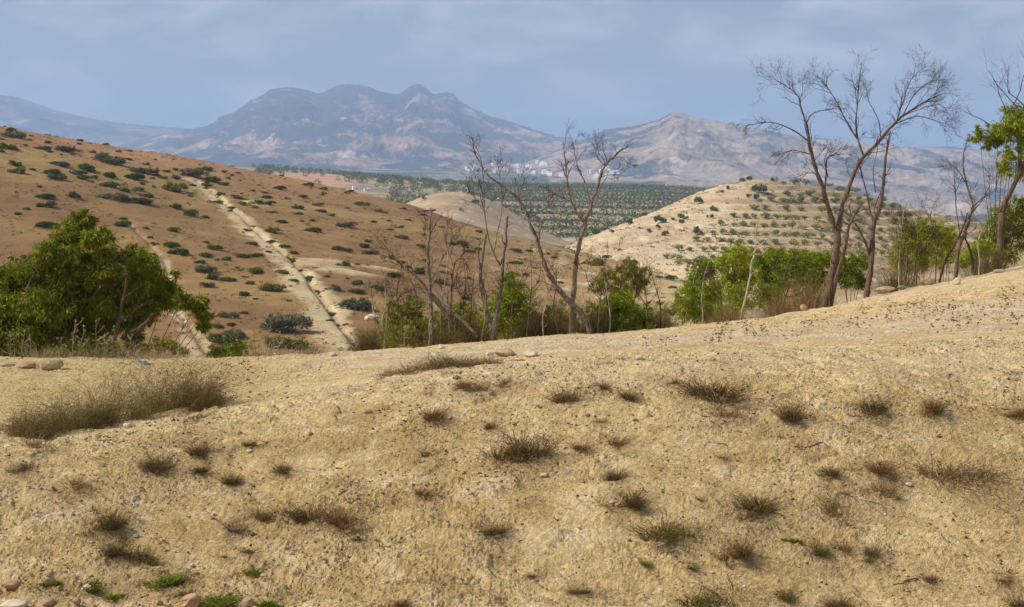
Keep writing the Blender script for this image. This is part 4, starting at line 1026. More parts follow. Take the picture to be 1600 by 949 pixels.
for i, (px, py, w, h, Y, mat, lab) in enumerate([
    (870, 520, 90, 55, 27.0, 'bush_stalk', 'brown leafless scrub at the foot of the crossing trunks'),
    (835, 525, 50, 45, 26.8, 'bush_stalk', 'brown leafless scrub just left of the crossing trunks'),
    (740, 528, 60, 40, 26.6, 'bush_stalk', 'brown scrub around the fallen limbs of the shattered tree'),
    (1030, 508, 60, 30, 28.5, 'tuft_brown', 'low brown scrub below the gap beside the right-hand bushes'),
    (1215, 480, 60, 40, 32.5, 'tuft_brown', 'brown dry scrub right of the thin white tree'),
    (1260, 468, 70, 45, 34.0, 'tuft_brown', 'brown dry scrub left of the tall forked dead tree'),
    (1130, 498, 60, 25, 29.5, 'tuft_brown', 'brown dry scrub left of the thin white tree'),
    (1400, 425, 60, 35, 37.5, 'bush_stalk', 'brown dry scrub behind the pale stones on the right'),
    (1540, 412, 70, 30, 38.5, 'bush_stalk', 'brown dry scrub below the leafy right-edge tree'),
    (575, 545, 40, 50, 25.4, 'bush_stalk', 'brown scrub around the white stemmed sapling'),
    (690, 535, 40, 35, 26.0, 'tuft_brown', 'brown scrub right of the shattered trunk'),
    (930, 515, 50, 55, 27.3, 'bush_stalk', 'brown leafless scrub behind the right crossing trunk')]):
    wisp('dry_scrub', lab, px, py, w, h, Y, mat, 500+i, 700, group=UG, blade=0.006)

# wispy bush in the hollow and the strip of dry grass
def strip_bush(name, label, pts, mats, seed, n, h, cat, blade=0.0032, lean=0.6, wid=0.3, leafn=0):
    """a long low bush whose foot follows picture points on the near ground"""
    R = np.random.default_rng(seed)
    G = np.array([hit(p, q, near_macro, 8.5, 24) for p, q, _ in pts]); hs = np.array([k for _, _, k in pts])
    c = G.mean(0); c[2] = near_h(c[0], c[1])
    root = tag(empty(name, tuple(c)), label, cat)
    seg = np.linspace(0, 1, len(G))
    for part, mat, frac, hm in mats:
        m = int(n*frac)
        nc = 44; tcn = np.sort(R.random(nc)); ci = R.choice(nc, m, p=R.dirichlet(np.ones(nc)*1.6)); t = np.clip(tcn[ci]+R.normal(size=m)*.012, 0, 1)
        off = np.abs(R.normal(size=nc))*wid; ch = R.uniform(.55, 1.25, nc); ln = R.normal(size=(nc, 2))*.35
        X = np.interp(t, seg, G[:, 0])+R.normal(size=m)*0.05; Yv = np.interp(t, seg, G[:, 1])+off[ci]+R.normal(size=m)*.06
        hh = np.interp(t, seg, hs)*h*(0.15+0.95*R.random(m)**1.6)*hm*ch[ci]*(0.9+0.6*fbm(X*1.7, Yv*1.7, seed+2, 2))
        P0 = np.stack([X, Yv, near_h(X, Yv)-0.01], 1)
        a = R.normal(size=(m, 3))*lean*hh[:, None]*.7; a[:, :2] += ln[ci]*hh[:, None]; a[:, 2] = hh; a[:, 1] *= 0.7
        P1 = P0+a*np.array([.3, .3, .6]); P2 = P0+a
        S = unit(np.cross(P2-P0, unit(R.normal(size=(m, 3)))))*blade*R.uniform(0.6, 1.3, (m, 1))
        mb = MB(); base = np.arange(m)[:, None]*5
        mb.add(np.stack([P0-S*.5, P0+S*.5, P1+S*.4, P1-S*.4, P2], 1).reshape(-1, 3), base+np.array([[0, 1, 2, 3]]))
        mb.f.append(base+np.array([[3, 2, 4]])); mb.m.append(np.zeros(m, np.int32))
        k = m*8; i = R.integers(0, m, k); f = R.uniform(0.1, 1.05, k)[:, None]
        Q = P0[i]+(P2[i]-P0[i])*f+R.normal(size=(k, 3))*h*.03
        leaves(mb, Q, a[i]/np.maximum(hh[i][:, None], .01)*.4+R.normal(size=(k, 3))*np.array([1.3, 1.0, .8]), R.uniform(0.03, 0.13, k), blade*0.9, R)
        mb.build(part, M[mat], root, False, tuple(c))
        if part == 'stalks' and leafn:
            mb = MB(); i = R.integers(0, m, leafn); f = R.uniform(0.2, 1, leafn)[:, None]
            leaves(mb, P0[i]+(P2[i]-P0[i])*f+R.normal(size=(leafn, 3))*0.015, R.normal(size=(leafn, 3)), R.uniform(.008, .02, leafn), 0.006, R)
            mb.build('foliage', M['tuft_olive'], root, False, tuple(c))
    return root
strip_bush('wispy_bush', 'large wispy green-brown bush in the hollow behind the mound on the left',
           [(15, 680, .5), (60, 684, .85), (110, 676, 1), (170, 664, 1.1), (230, 652, 1.05), (290, 642, .9), (335, 636, .5)],
           [('stalks', 'bush_stalk', 1.0, 1.0), ('undergrowth', 'tuft_olive', 0.9, 0.55)], 601, 1500, 0.82, 'bush', leafn=7000, wid=0.45, lean=1.1, blade=.0028)
strip_bush('dry_grass_clump', 'long low clump of dry grass behind the mound crest at centre left',
           [(585, 592, .5), (620, 588, 1), (660, 582, 1), (700, 575, .9), (740, 570, .6), (775, 567, .35)],
           [('stalks', 'tuft_brown', 1.0, 1.0)], 602, 800, 0.15, 'grass clump', wid=0.3)

# dry thistles and stalks on the left verge
R = np.random.default_rng(610)
def thistle(px, hpx, Y, label, seed):
    R = np.random.default_rng(seed)
    bx = (px-800)/F*Y; bz = float(near_h(bx, Y)); H = hpx*Y/F
    root = tag(empty('dry_thistle', (bx, Y, bz)), label, 'thistle', 'dry thistles on the left verge')
    st = MB(); heads = []
    def head(p, r):
        hd = MB(); heads.append(hd); n = 16; D = unit(R.normal(size=(n, 3))+np.array([0, 0, .5]))
        leaves(hd, np.repeat(p[None], n, 0), D, r*R.uniform(.8, 1.3, n), r*.5, R)
    P = [np.array([bx, Y, bz-.02])]; d = unit(np.array([R.normal()*.12, R.normal()*.1, 1]))
    for i in range(6): d = unit(d+R.normal(size=3)*.07); P.append(P[-1]+d*H/6)
    tube(st, P, np.linspace(.009, .004, 7), 5); head(P[-1], .03)
    for k in range(R.integers(3, 7)):
        i = R.integers(2, 6); q = P[i]; e = unit(np.array([R.normal(), R.normal()*.6, R.uniform(.5, 1.2)])); L = H*R.uniform(.12, .35)
        Q = [q, q+e*L*.6, q+e*L+np.array([0, 0, L*.15])]
        tube(st, Q, [.005, .004, .003], 4); head(Q[-1], .026)
    for k in range(9):
        i = R.integers(0, 5); leaves(st, P[i][None], np.array([[R.normal(), R.normal(), .1]]), .10, .022, R)
    st.build('stem', M['straw'], root, False, (bx, Y, bz)); 
    for hd in heads: hd.build('seed_head', M['straw'], root, False, (bx, Y, bz))
tp = [(15, 40), (33, 44), (50, 30), (93, 34), (113, 60), (122, 46), (135, 28), (150, 62), (163, 36), (176, 34), (190, 50), (203, 40), (212, 34), (224, 26), (277, 62), (400, 44), (430, 36), (632, 34)]
for i, (px, h) in enumerate(tp):
    lab = {14: 'lone tall dry stalk right of the blue litter', 15: 'dry bleached stalks left of the pale trench foot', 16: 'dry bleached stalks by the foot of the pale trench', 17: 'small dry stalk below the shattered dead tree'}.get(
        i, 'pale dry thistle, %s from the left in the row before the big drooping tree' % ORD[i])
    thistle(px, h, 23.9 if px < 500 else 24.2, lab, 700+i)
for i, (px, py, w, h, Y, lab) in enumerate([(160, 556, 130, 26, 24.0, 'straw-coloured dry grass fringe before the big drooping tree'), (60, 556, 120, 22, 24.0, 'straw-coloured dry grass fringe at the far left verge'),
        (250, 560, 90, 20, 23.6, 'straw-coloured dry grass behind the blue litter'), (415, 558, 70, 40, 24.2, 'tall bleached dry weeds on the verge before the trench foot'), (480, 553, 80, 16, 24.2, 'thin straw grass on the verge right of the bleached weeds')]):
    wisp('dry_grass', lab, px, py, w, h, Y, 'straw', 640+i, 220 if h < 30 else 90, 'dry grass', 'dry grass on the left verge', blade=0.006)

# ------------------------------------------------------------------ tufts on the mound
def tuft_mesh(name, mat, seed, n, h, spread, blade, crumbs=0, cs=1.0):
    R = np.random.default_rng(seed)
    nc = R.integers(5, 9); cen = R.normal(size=(nc, 2))*np.array([.24, .17])*cs; wts = R.dirichlet(np.ones(nc)*2)
    c = R.choice(nc, n, p=wts)
    r = R.random(n)**.6*.16; a = R.random(n)*2*np.pi
    P0 = np.stack([cen[c, 0]+r*np.cos(a), cen[c, 1]+r*np.sin(a), np.full(n, -.02)], 1)
    hh = h*(.2+.9*R.random(n)**1.7)*(0.45+0.8*wts[c]/wts.max())
    D = np.stack([np.cos(a)*r/.16*spread+R.normal(size=n)*.3*spread, np.sin(a)*r/.16*spread+R.normal(size=n)*.3*spread, np.ones(n)], 1)
    P2 = P0+D*hh[:, None]; P1 = P0+D*hh[:, None]*np.array([.4, .4, .6])
    S = unit(np.cross(D, unit(R.normal(size=(n, 3)))))*blade*R.uniform(.6, 1.4, (n, 1))
    mb = MB(); b = np.arange(n)[:, None]*5
    mb.add(np.stack([P0-S*.5, P0+S*.5, P1+S*.45, P1-S*.45, P2], 1).reshape(-1, 3), b+np.array([[0, 1, 2, 3]]))
    mb.f.append(b+np.array([[3, 2, 4]])); mb.m.append(np.zeros(n, np.int32))
    k = n*4; i = R.integers(0, n, k)
    leaves(mb, P0[i]+(P2-P0)[i]*R.uniform(.1, 1, (k, 1)), D[i]*.6+R.normal(size=(k, 3))*.9, R.uniform(.02, .07, k), blade*1.2, R)
    if crumbs:
        q = R.normal(size=(crumbs, 3))*np.array([.27, .2, .012])*(.6 if cs < 1 else 1)+np.array([0.02, 0, .014])
        leaves(mb, q, R.normal(size=(crumbs, 3))*np.array([1, 1, .3]), R.uniform(.02, .06, crumbs), .014, R)
    return mb.mesh(name, M[mat])
TM = {
 'd': [tuft_mesh('dry_tuft', 'tuft', 800+i, 520, .36, 1.3, .0075, 260) for i in range(5)],
 'b': [tuft_mesh('brown_tuft', 'tuft_brown', 820+i, 240, .32, 1.5, .007, 200) for i in range(4)],
 'o': [tuft_mesh('olive_tuft', 'tuft_olive', 840+i, 480, .34, 1.3, .008, 200) for i in range(4)],
 'g': [tuft_mesh('green_plant', 'tuft_green', 860+i, 420, .24, 1.8, .022, 60) for i in range(4)],
 'l': [tuft_mesh('low_litter', 'tuft', 880+i, 160, .18, 1.8, .010, 320, .6) for i in range(3)]}
LOOK = {'d': 'dark brown dry tuft', 'b': 'pale brown sparse dry tuft', 'o': 'olive-brown tuft', 'g': 'bright green plant', 'l': 'dark mat of dead stems'}
CATN = {'d': ('dry_tuft', 'tuft'), 'b': ('dry_tuft', 'tuft'), 'o': ('dry_tuft', 'tuft'), 'g': ('green_plant', 'plant'), 'l': ('dead_stem_mat', 'dead weeds')}
def tuft_zone(px, py):
    side = 'left' if px < 620 else ('middle' if px < 1030 else 'right')
    if px < 620:
        band = 'upper left slope of the mound' if py < 775 else ('lower left slope of the mound' if py < 885 else 'bottom left of the mound')
    elif px < 1030:
        band = 'middle part of the mound crest' if py < 685 else ('middle of the mound slope' if py < 855 else 'bottom middle of the mound')
    else:
        band = 'right part of the mound crest' if py < 720 else ('right-hand mound slope' if py < 885 else 'bottom right of the mound')
    return band
SPEC = {(1100, 618): 'widest dark grassy tuft on the crest of the mound', (1183, 795): 'largest dark tuft on the right-hand slope of the mound', (466, 814): 'largest dark tuft on the lower left slope of the mound',
        (818, 714): 'wide dark double tuft in the middle of the mound', (1066, 838): 'wide olive-brown tuft on the lower slope right of centre', (1236, 846): 'tiny bright green sprig on the right-hand mound slope',
        (342, 944): 'bright green plant right of the reddish stone at the bottom', (1520, 745): 'very sparse pale brown tuft near the right edge of the mound', (678, 654): 'round dark tuft alone below the dry grass strip'}
R = np.random.default_rng(900)
zones = {}
for t in TD:
    if t[:2] not in SPEC: zones.setdefault((tuft_zone(t[0], t[1]), t[3]), []).append(t)
for k, t in enumerate(TD):
    px, py, w, kd = t
    p = hit(px, min(py, 948), near_h, 8.3, 16)
    if py > 948: p = hit(px, py, near_h, 7.5, 16)
    s = w*p[1]/F*1.12
    me = TM[kd][k % len(TM[kd])]
    o = link(CATN[kd][0], me, None, (p[0], p[1], p[2]))
    o.scale = (s*R.uniform(.95, 1.25), s*R.uniform(.65, 1.1), s*R.uniform(.8, 1.25)*(.62 if w > 100 else (.85 if w > 60 else 1))); o.rotation_euler = (math.radians(R.uniform(0, 14)), math.radians(R.uniform(-6, 6)), R.uniform(-.6, .6) if w > 75 else R.uniform(0, 6.28))
    if t[:2] in SPEC: lab = SPEC[t[:2]]
    else:
        z = tuft_zone(px, py); zl = sorted(zones[(z, kd)])
        i = zl.index(t)
        lab = '%s, %s %s' % (LOOK[kd], ('alone of its kind,' if len(zl) == 1 else ORD[i]+' from the left,'), z)
    tag(o, lab, CATN[kd][1], {'tuft': 'dry tufts on the mound', 'plant': 'green plants on the mound', 'dead weeds': 'dead stem mats on the mound'}[CATN[kd][1]])

# dead star-headed weeds and pebbles: uncountable
R = np.random.default_rng(950)
spots = []
def scatter(n, x0, x1, ytop, ybot, hgt):
    n2 = 0
    while n2 < n:
        px = R.uniform(x0, x1); f = R.random()
        if gnoise(np.array([px/38.]), np.array([f*2.5+px/200.]), 955)[0]+R.normal()*.22 < .05: continue
        n2 += 1
        spots.append((px, np.interp(px, [x0, x1], ytop)*(1-f)+np.interp(px, [x0, x1], ybot)*f, hgt))
scatter(230, 1120, 1600, (515, 455), (530, 525), .16)
scatter(60, 1350, 1600, (490, 462), (505, 490), .14)
scatter(60, 1000, 1250, (535, 520), (552, 545), .12)
scatter(75, 230, 440, (575, 565), (650, 640), .14)
scatter(50, 90, 330, (690, 650), (720, 690), .13)
scatter(25, 580, 660, (660, 655), (700, 690), .14)
scatter(25, 700, 860, (590, 575), (610, 605), .12)
scatter(30, 1080, 1250, (620, 600), (680, 670), .13)
scatter(25, 1480, 1600, (590, 590), (660, 640), .16)
scatter(22, 1240, 1400, (650, 640), (720, 690), .14)
scatter(20, 860, 1000, (610, 600), (640, 630), .12)
scatter(18, 640, 800, (740, 740), (790, 780), .12)
scatter(18, 520, 600, (740, 745), (800, 800), .13)
scatter(60, 0, 1600, (720, 600), (940, 940), .10)
st = MB(); hd = MB()
for px, py, h in spots:
    p = hit(px, py, near_macro, 8.6, 34, 700); p[2] = near_h(p[0], p[1])
    h = h*R.uniform(.4, 1.2)
    d = np.array([R.normal()*.25, R.normal()*.2, 1.0])
    q = p+d*h
    w = .004 if p[1] < 16 else .006
    leaves(st, p[None], d[None], h, w, R)
    n = 9; D = unit(R.normal(size=(n, 3))*np.array([1, 1, .5])+np.array([0, 0, .25]))
    r = R.uniform(.011, .026)*(1 if p[1] < 16 else 1.3)
    leaves(hd, np.repeat(q[None], n, 0), D, r*R.uniform(.7, 1.2, n), r*.42, R)
    if R.random() < .4:
        q2 = p+d*h*.6+R.normal(size=3)*.03
        leaves(hd, np.repeat(q2[None], n, 0), D, r*.8, r*.35, R)
st.f += [f+st.n for f in hd.f]; st.m += [m+1 for m in hd.m]; st.v += hd.v; st.n += hd.n
tag(st.build('dead_weeds', [M['straw'], M['seed']]), 'dead weeds with dark star-shaped seed heads scattered over the dry ground', 'weeds', kind='stuff')

ICO_V = []; g_ = (1+5**.5)/2
for a, b in ((-1, g_), (1, g_), (-1, -g_), (1, -g_)): ICO_V.append((a, b, 0))
for a, b in ((-1, g_), (1, g_), (-1, -g_), (1, -g_)): ICO_V.append((0, a, b))
for a, b in ((g_, -1), (g_, 1), (-g_, -1), (-g_, 1)): ICO_V.append((a, 0, b))
ICO_V = unit(np.array(ICO_V, float))
ICO_F = np.array([(0, 11, 5), (0, 5, 1), (0, 1, 7), (0, 7, 10), (0, 10, 11), (1, 5, 9), (5, 11, 4), (11, 10, 2), (10, 7, 6), (7, 1, 8), (3, 9, 4), (3, 4, 2), (3, 2, 6), (3, 6, 8), (3, 8, 9), (4, 9, 5), (2, 4, 11), (6, 2, 10), (8, 6, 7), (9, 8, 1)])
n = 36000
Yp = 8.6+R.random(n)**.8*6; Yp[:5000] = R.uniform(15, 38, 5000)
pp = R.uniform(-260, 1960, n); xp = (pp-800)/F*Yp
keep = fbm(xp*.9, Yp*.9, 961, 3)+R.normal(size=n)*.25 > -.05
xp, Yp = xp[keep], Yp[keep]; n = len(xp)
s = .003+.011*R.random(n)**4; s[Yp > 15] *= 1.7
big = R.random(n) < .006; s[big] = R.uniform(.016, .03, big.sum())
V = ICO_V[None]*R.uniform(.7, 1.25, (n, 12, 1))*np.stack([R.uniform(.8, 1.3, n), R.uniform(.8, 1.3, n), R.uniform(.5, .85, n)], 1)[:, None]*s[:, None, None]
V = V+np.stack([xp, Yp, near_h(xp, Yp)+s*.2], 1)[:, None]
mb = MB(); mb.add(V.reshape(-1, 3), (np.arange(n)[:, None, None]*12+ICO_F[None]).reshape(-1, 3))
tag(mb.build('pebbles', M['pebble']), 'small pebbles and clods strewn over the dry ground', 'pebbles', kind='stuff')
# scraps of dry growth between the tufts
mb = MB(); n = 0
while n < 210:
    Yq = R.uniform(9, 14.2); px = R.uniform(-200, 1900); xq = (px-800)/F*Yq
    pyq = HZ-F*float(near_h(xq, Yq))/Yq
    g = fbm(np.array([xq*.7]), np.array([Yq*1.1]), 991, 3)[0]+max(.55*math.exp(-((px-a[0])**2+(1.6*(pyq-a[1]))**2)/90**2) for a in TD)
    if g+R.normal()*.1 < .34: continue
    n += 1; m = R.integers(14, 60); r = R.uniform(.02, .07)
    P = np.stack([xq+R.normal(size=m)*r*1.3, Yq+R.normal(size=m)*r, np.zeros(m)], 1); P[:, 2] = near_h(P[:, 0], P[:, 1])
    leaves(mb, P, R.normal(size=(m, 3))*np.array([1, 1, .3])+np.array([0, 0, .6]), R.uniform(.02, .09, m)*R.uniform(.5, 1.1), .0028, R)
tag(mb.build('dry_scraps', M['tuft']), 'small scraps of dead growth between the tufts on the bank', 'dead weeds', kind='stuff')
# flecks of dead stem and leaf, and short straw, lying on the bank
n = 16000
Yp = 8.7+R.random(n)*6.5; pp = R.uniform(-40, 1640, n); xp = (pp-800)/F*Yp
wgt = fbm(xp*.8, Yp*1.2, 971, 3)+R.normal(size=n)*.18
for tx, ty, tw_, tk_ in TD:
    p = hit(tx, min(ty, 948), near_macro, 8.3, 16, 400); r = max(tw_, 24)*p[1]/F
    wgt += .9*np.exp(-((xp-p[0])**2+((Yp-p[1])/1.2)**2)/(r*r))
k = wgt > .16; xp, Yp = xp[k], Yp[k]; n = len(xp)
mb = MB(); D = R.normal(size=(n, 3))*np.array([1, 1, .22])
leaves(mb, np.stack([xp, Yp, near_h(xp, Yp)+.006], 1), D, R.uniform(.008, .04, n), R.uniform(.002, .005, n), R)
tag(mb.build('plant_litter', M['tuft_brown']), 'flecks of dead plant litter lying on the dry ground', 'litter', kind='stuff')
n = 3800
Yp = 8.7+R.random(n)*6.5; pp = R.uniform(-40, 1640, n); xp = (pp-800)/F*Yp
k = fbm(xp*1.1, Yp*1.4, 981, 3)+R.normal(size=n)*.1 > .12; xp, Yp = xp[k], Yp[k]; n = len(xp)
P = np.repeat(np.stack([xp, Yp, near_h(xp, Yp)], 1), 5, 0)+R.normal(size=(n*5, 3))*np.array([.012, .012, 0])
mb = MB(); leaves(mb, P, R.normal(size=(n*5, 3))*np.array([.8, .8, .2])+np.array([0, 0, .8]), R.uniform(.015, .06, n*5), .0022, R)
tag(mb.build('short_dry_grass', M['bush_stalk']), 'short thin dry grass growing sparsely on the bank', 'grass', kind='stuff')
# twig litter lying about
mb = MB()
for px, py, L in [(1290, 690, .35), (1240, 680, .2), (1030, 605, .3), (1440, 900, .2), (985, 605, .4), (1130, 690, .2), (1330, 775, .25), (500, 905, .2), (1255, 560, .3), (790, 560, .5), (820, 562, .4), (880, 640, .2), (590, 850, .2)]:
    p = hit(px, py, near_macro, 8.6, 24, 700); a = R.uniform(0, 6.28); P = []
    for t in np.linspace(0, 1, 6):
        x, y = p[0]+math.cos(a)*L*t+R.normal()*.012, p[1]+math.sin(a)*L*t*.6+R.normal()*.012
        P.append((x, y, float(near_h(x, y))+.008))
    m1 = MB(); tube(m1, P, np.linspace(.006, .003, 6), 5)
    o = m1.build('dry_stick', M['bark_pale'] if R.random() < .5 else M['bark'], None, False, P[0])
    tag(o, {1290: 'dry stick below the crest tufts on the right of the mound', 1240: 'short dry stick left of the longest one on the right', 1030: 'thin dry stick left of the widest crest tuft', 1440: 'small dry stick at the bottom right of the mound',
            985: 'long thin dry stick beside the small crest tufts', 1130: 'short dry stick above the largest right-hand tuft', 1330: 'pale dry stick under the right-hand tufts', 500: 'small dry stick near the bottom left green plants',
            1255: 'pale dry stick lying on the bare crest at right', 790: 'long dry stick behind the crest at the dry grass strip end', 820: 'dry stick lying on the track behind the mound crest', 880: 'short dry stick below the crest tufts at the middle',
            590: 'small dry stick right of the largest lower left tuft'}[px], 'stick', 'dry sticks on the mound')

# ------------------------------------------------------------------ rocks and litter
def rock(label, px, py, wpx, hpx, mat, seed, name='rock', cat='rock', angular=.5, y0=8.5, y1=45, dyr=.8, h=near_h, group='loose rocks', sink=.18):
    R = np.random.default_rng(seed)
    p = hit(px, py, h, y0, y1); k = p[1]/F
    import bmesh
    bm = bmesh.new(); bmesh.ops.create_icosphere(bm, subdivisions=4, radius=1)
    V = np.array([v.co[:] for v in bm.verts]); Fc = np.array([[v.index for v in f.verts] for f in bm.faces]); bm.free()
    for _ in range(9):                                    # facets cut like broken stone
        nrm = unit(R.normal(size=3)); dd = R.uniform(.62, .9)
        e = V@nrm; V = V-np.maximum(e-dd, 0)[:, None]*nrm*angular*1.6
    V = V*(1+.07*fbm(V[:, 0]*3+seed, V[:, 1]*3+V[:, 2]*2, seed, 4))[:, None]
    V = V*np.array([wpx*k/2, wpx*k/2*dyr, hpx*k/2])
    V[:, 2] += hpx*k/2*(1-2*sink)
    mb = MB(); mb.add(V, Fc)
    o = mb.mesh(name, M[mat], True)
    return tag(link(name, o, None, tuple(p)), label, cat, group)
rock('big tan boulder on the far left edge of the track, lit on its left', 77, 578, 46, 24, 'rock', 1, y0=14)
rock('smaller pinkish broken rock touching the big tan boulder', 45, 576, 28, 15, 'rock_pink', 2, y0=14)
rock('low tan rock half buried left of the pinkish rock', 12, 573, 26, 9, 'rock', 3, y0=14)
rock('reddish square stone at the bottom edge left of centre', 296, 948, 36, 26, 'rock_pink', 4, angular=.9, y0=7.5)
rock('reddish stone in the bottom left corner, upper of two', 17, 920, 30, 16, 'rock_pink', 5)
rock('pale stone in the bottom left corner, lower of two', 22, 948, 44, 16, 'rock_white', 6, y0=7.5)
rock('small red-brown stone on the bottom edge near left corner', 74, 947, 24, 15, 'rock_pink', 7, y0=7.5)
rock('tiny reddish stone right of the red-brown one', 120, 944, 14, 12, 'rock_pink', 8, y0=7.5)
rock('small greyish stone right of the bright green bottom plant', 388, 946, 18, 18, 'rock', 9, y0=7.5)
rock('round tan boulder below the low bare thicket on the right', 1449, 444, 24, 14, 'rock', 10, y0=20)
rock('small round pale boulder at the foot of the reddish splayed tree', 1495, 445, 16, 14, 'rock_white', 11, y0=20)
rock('wide pale slab behind the verge between dead trees', 1385, 441, 34, 12, 'rock', 12, y0=20)
rock('flat pale slab at the foot of the thicket', 1412, 448, 20, 7, 'rock_white', 13, y0=20)
rock('pale pointed stump-like stone left of the tall forked dead tree', 1256, 482, 12, 13, 'rock', 14, y0=20)
rock('small pale rock on the verge crest right of the dead trees', 1382, 470, 14, 7, 'rock_white', 15, y0=20)
rock('pale rock on the bank at far right', 1560, 426, 20, 6, 'rock_white', 16, y0=20)
rock('grey stone on the track edge below the crossing trunks', 790, 556, 36, 14, 'rock', 17, y0=14)
rock('pale grey stone beside the track, right of the grey one', 830, 557, 24, 12, 'rock_white', 18, y0=14)
rock('small stone on the track edge left of the grey one', 765, 555, 14, 8, 'rock_white', 19, y0=14)
rock('white limestone boulder at the hill foot behind the white stemmed sapling', 582, 500, 26, 15, 'rock_white', 20, y0=80, y1=200, h=left_h, sink=.38)
for i, (px, py, w, lab) in enumerate([(1206, 640, 9, 'tiny pale stone below the widest crest tuft'), (300, 885, 9, 'tiny pale stone above the bottom left green plants'), (390, 706, 10, 'tiny pale stone right of the upper left tufts'), (1420, 760, 12, 'tiny pale stone on the right-hand slope'),
        (1112, 895, 8, 'tiny white stone in the lower right of the mound'), (850, 745, 12, 'flat pale stone in the middle of the mound'), (605, 760, 10, 'flat pale stone left of the mound middle'), (200, 668, 16, 'pale stone at the foot of the wispy bush'), (95, 805, 10, 'small tan stone on the far left slope'),
        (1000, 562, 14, 'small pale stone on the crest right of middle'), (690, 545, 12, 'small pale stone on the track below the shattered tree'), (520, 556, 12, 'small pale stone on the track below the trench foot')]):
    rock(lab, px, py, w, w*.6, 'rock_white', 40+i, group='small pale stones')

def crumpled(name, label, cat, px, py, wpx, mat, seed, y0, y1):
    """a bent, crumpled scrap of plastic with some thickness"""
    R = np.random.default_rng(seed); p = hit(px, py, near_h, y0, y1); k = p[1]/F*wpx
    u, v = np.meshgrid(np.linspace(-.5, .5, 12), np.linspace(-.35, .35, 9))
    z = .18+.28*fbm(u*3+seed, v*3, seed, 3)+.2*np.abs(u)
    x = u+.1*gnoise(u*5, v*5, seed); y = v+.1*gnoise(u*5, v*5, seed+4)
    top = np.stack([x, y, z], -1)*k; bot = top-np.array([0, 0, .02*k])
    i = np.arange(108).reshape(9, 12); q = np.stack([i[:-1, :-1], i[:-1, 1:], i[1:, 1:], i[1:, :-1]], -1).reshape(-1, 4)
    mb = MB(); mb.add(top.reshape(-1, 3), q); mb.add(bot.reshape(-1, 3), q[:, ::-1])
    return tag(link(name, mb.mesh(name, M[mat], True), None, tuple(p)), label, cat)
crumpled('plastic_litter', 'small crumpled blue plastic scrap on the track edge at left', 'litter', 225, 569, 15, 'blue', 3, 14, 26)
crumpled('plastic_litter', 'small white plastic scrap on the lower left mound slope', 'litter', 366, 830, 13, 'white', 5, 8.5, 14)

# ------------------------------------------------------------------ hillside shrubs
def shrub_mesh(name, mat, seed, hgt, n=18, L=.17, per=20):
    R = np.random.default_rng(seed); mb = MB(); lob = []
    for k in range(R.integers(5, 10)):
        q = R.uniform(.07, .25)
        lob.append((np.array([R.uniform(-.42, .42), R.uniform(-.3, .3), hgt*R.uniform(.1, .35)+q*.5]), q*R.uniform(.8, 1.3), q, q*R.uniform(.7, 1.3)))
    for c, rx, ry, rz in lob:
        u = unit(R.normal(size=(n, 3))); u[:, 2] = np.abs(u[:, 2])*1.0-.25
        S = c+u*np.array([rx, ry, rz])*R.uniform(.7, 1.1, (n, 1))
        i = R.integers(0, n, n*per)
        leaves(mb, S[i]+R.normal(size=(n*per, 3))*.035, u[i]+R.normal(size=(n*per, 3))*.8, L*.42*R.uniform(.5, 1.2, n*per), L*.24, R)
    return mb.mesh(name, M[mat])
SM = {'d': [shrub_mesh('dark_shrub', 'shrub_dark', 1000+i, .42) for i in range(5)], 'o': [shrub_mesh('olive_shrub', 'shrub_olive', 1010+i, .36) for i in range(3)],
      'g': [shrub_mesh('grey_shrub', 'shrub_grey', 1020+i, .36) for i in range(3)], 'b': [shrub_mesh('brown_shrub', 'shrub_brown', 1030+i, .36, per=14) for i in range(2)]}
za = lambda z: [(200+x/3.1625, 260+y/3.1625+w/3.1625*.16, w/3.1625, k) for x, y, w, k in z]
zb = lambda z: [(x/1.898, 100+y/1.898+w/1.898*.16, w/1.898, k) for x, y, w, k in z]
zc = lambda z: [(550+x/2.635, 200+y/2.635+w/2.635*.16, w/2.635, k) for x, y, w, k in z]
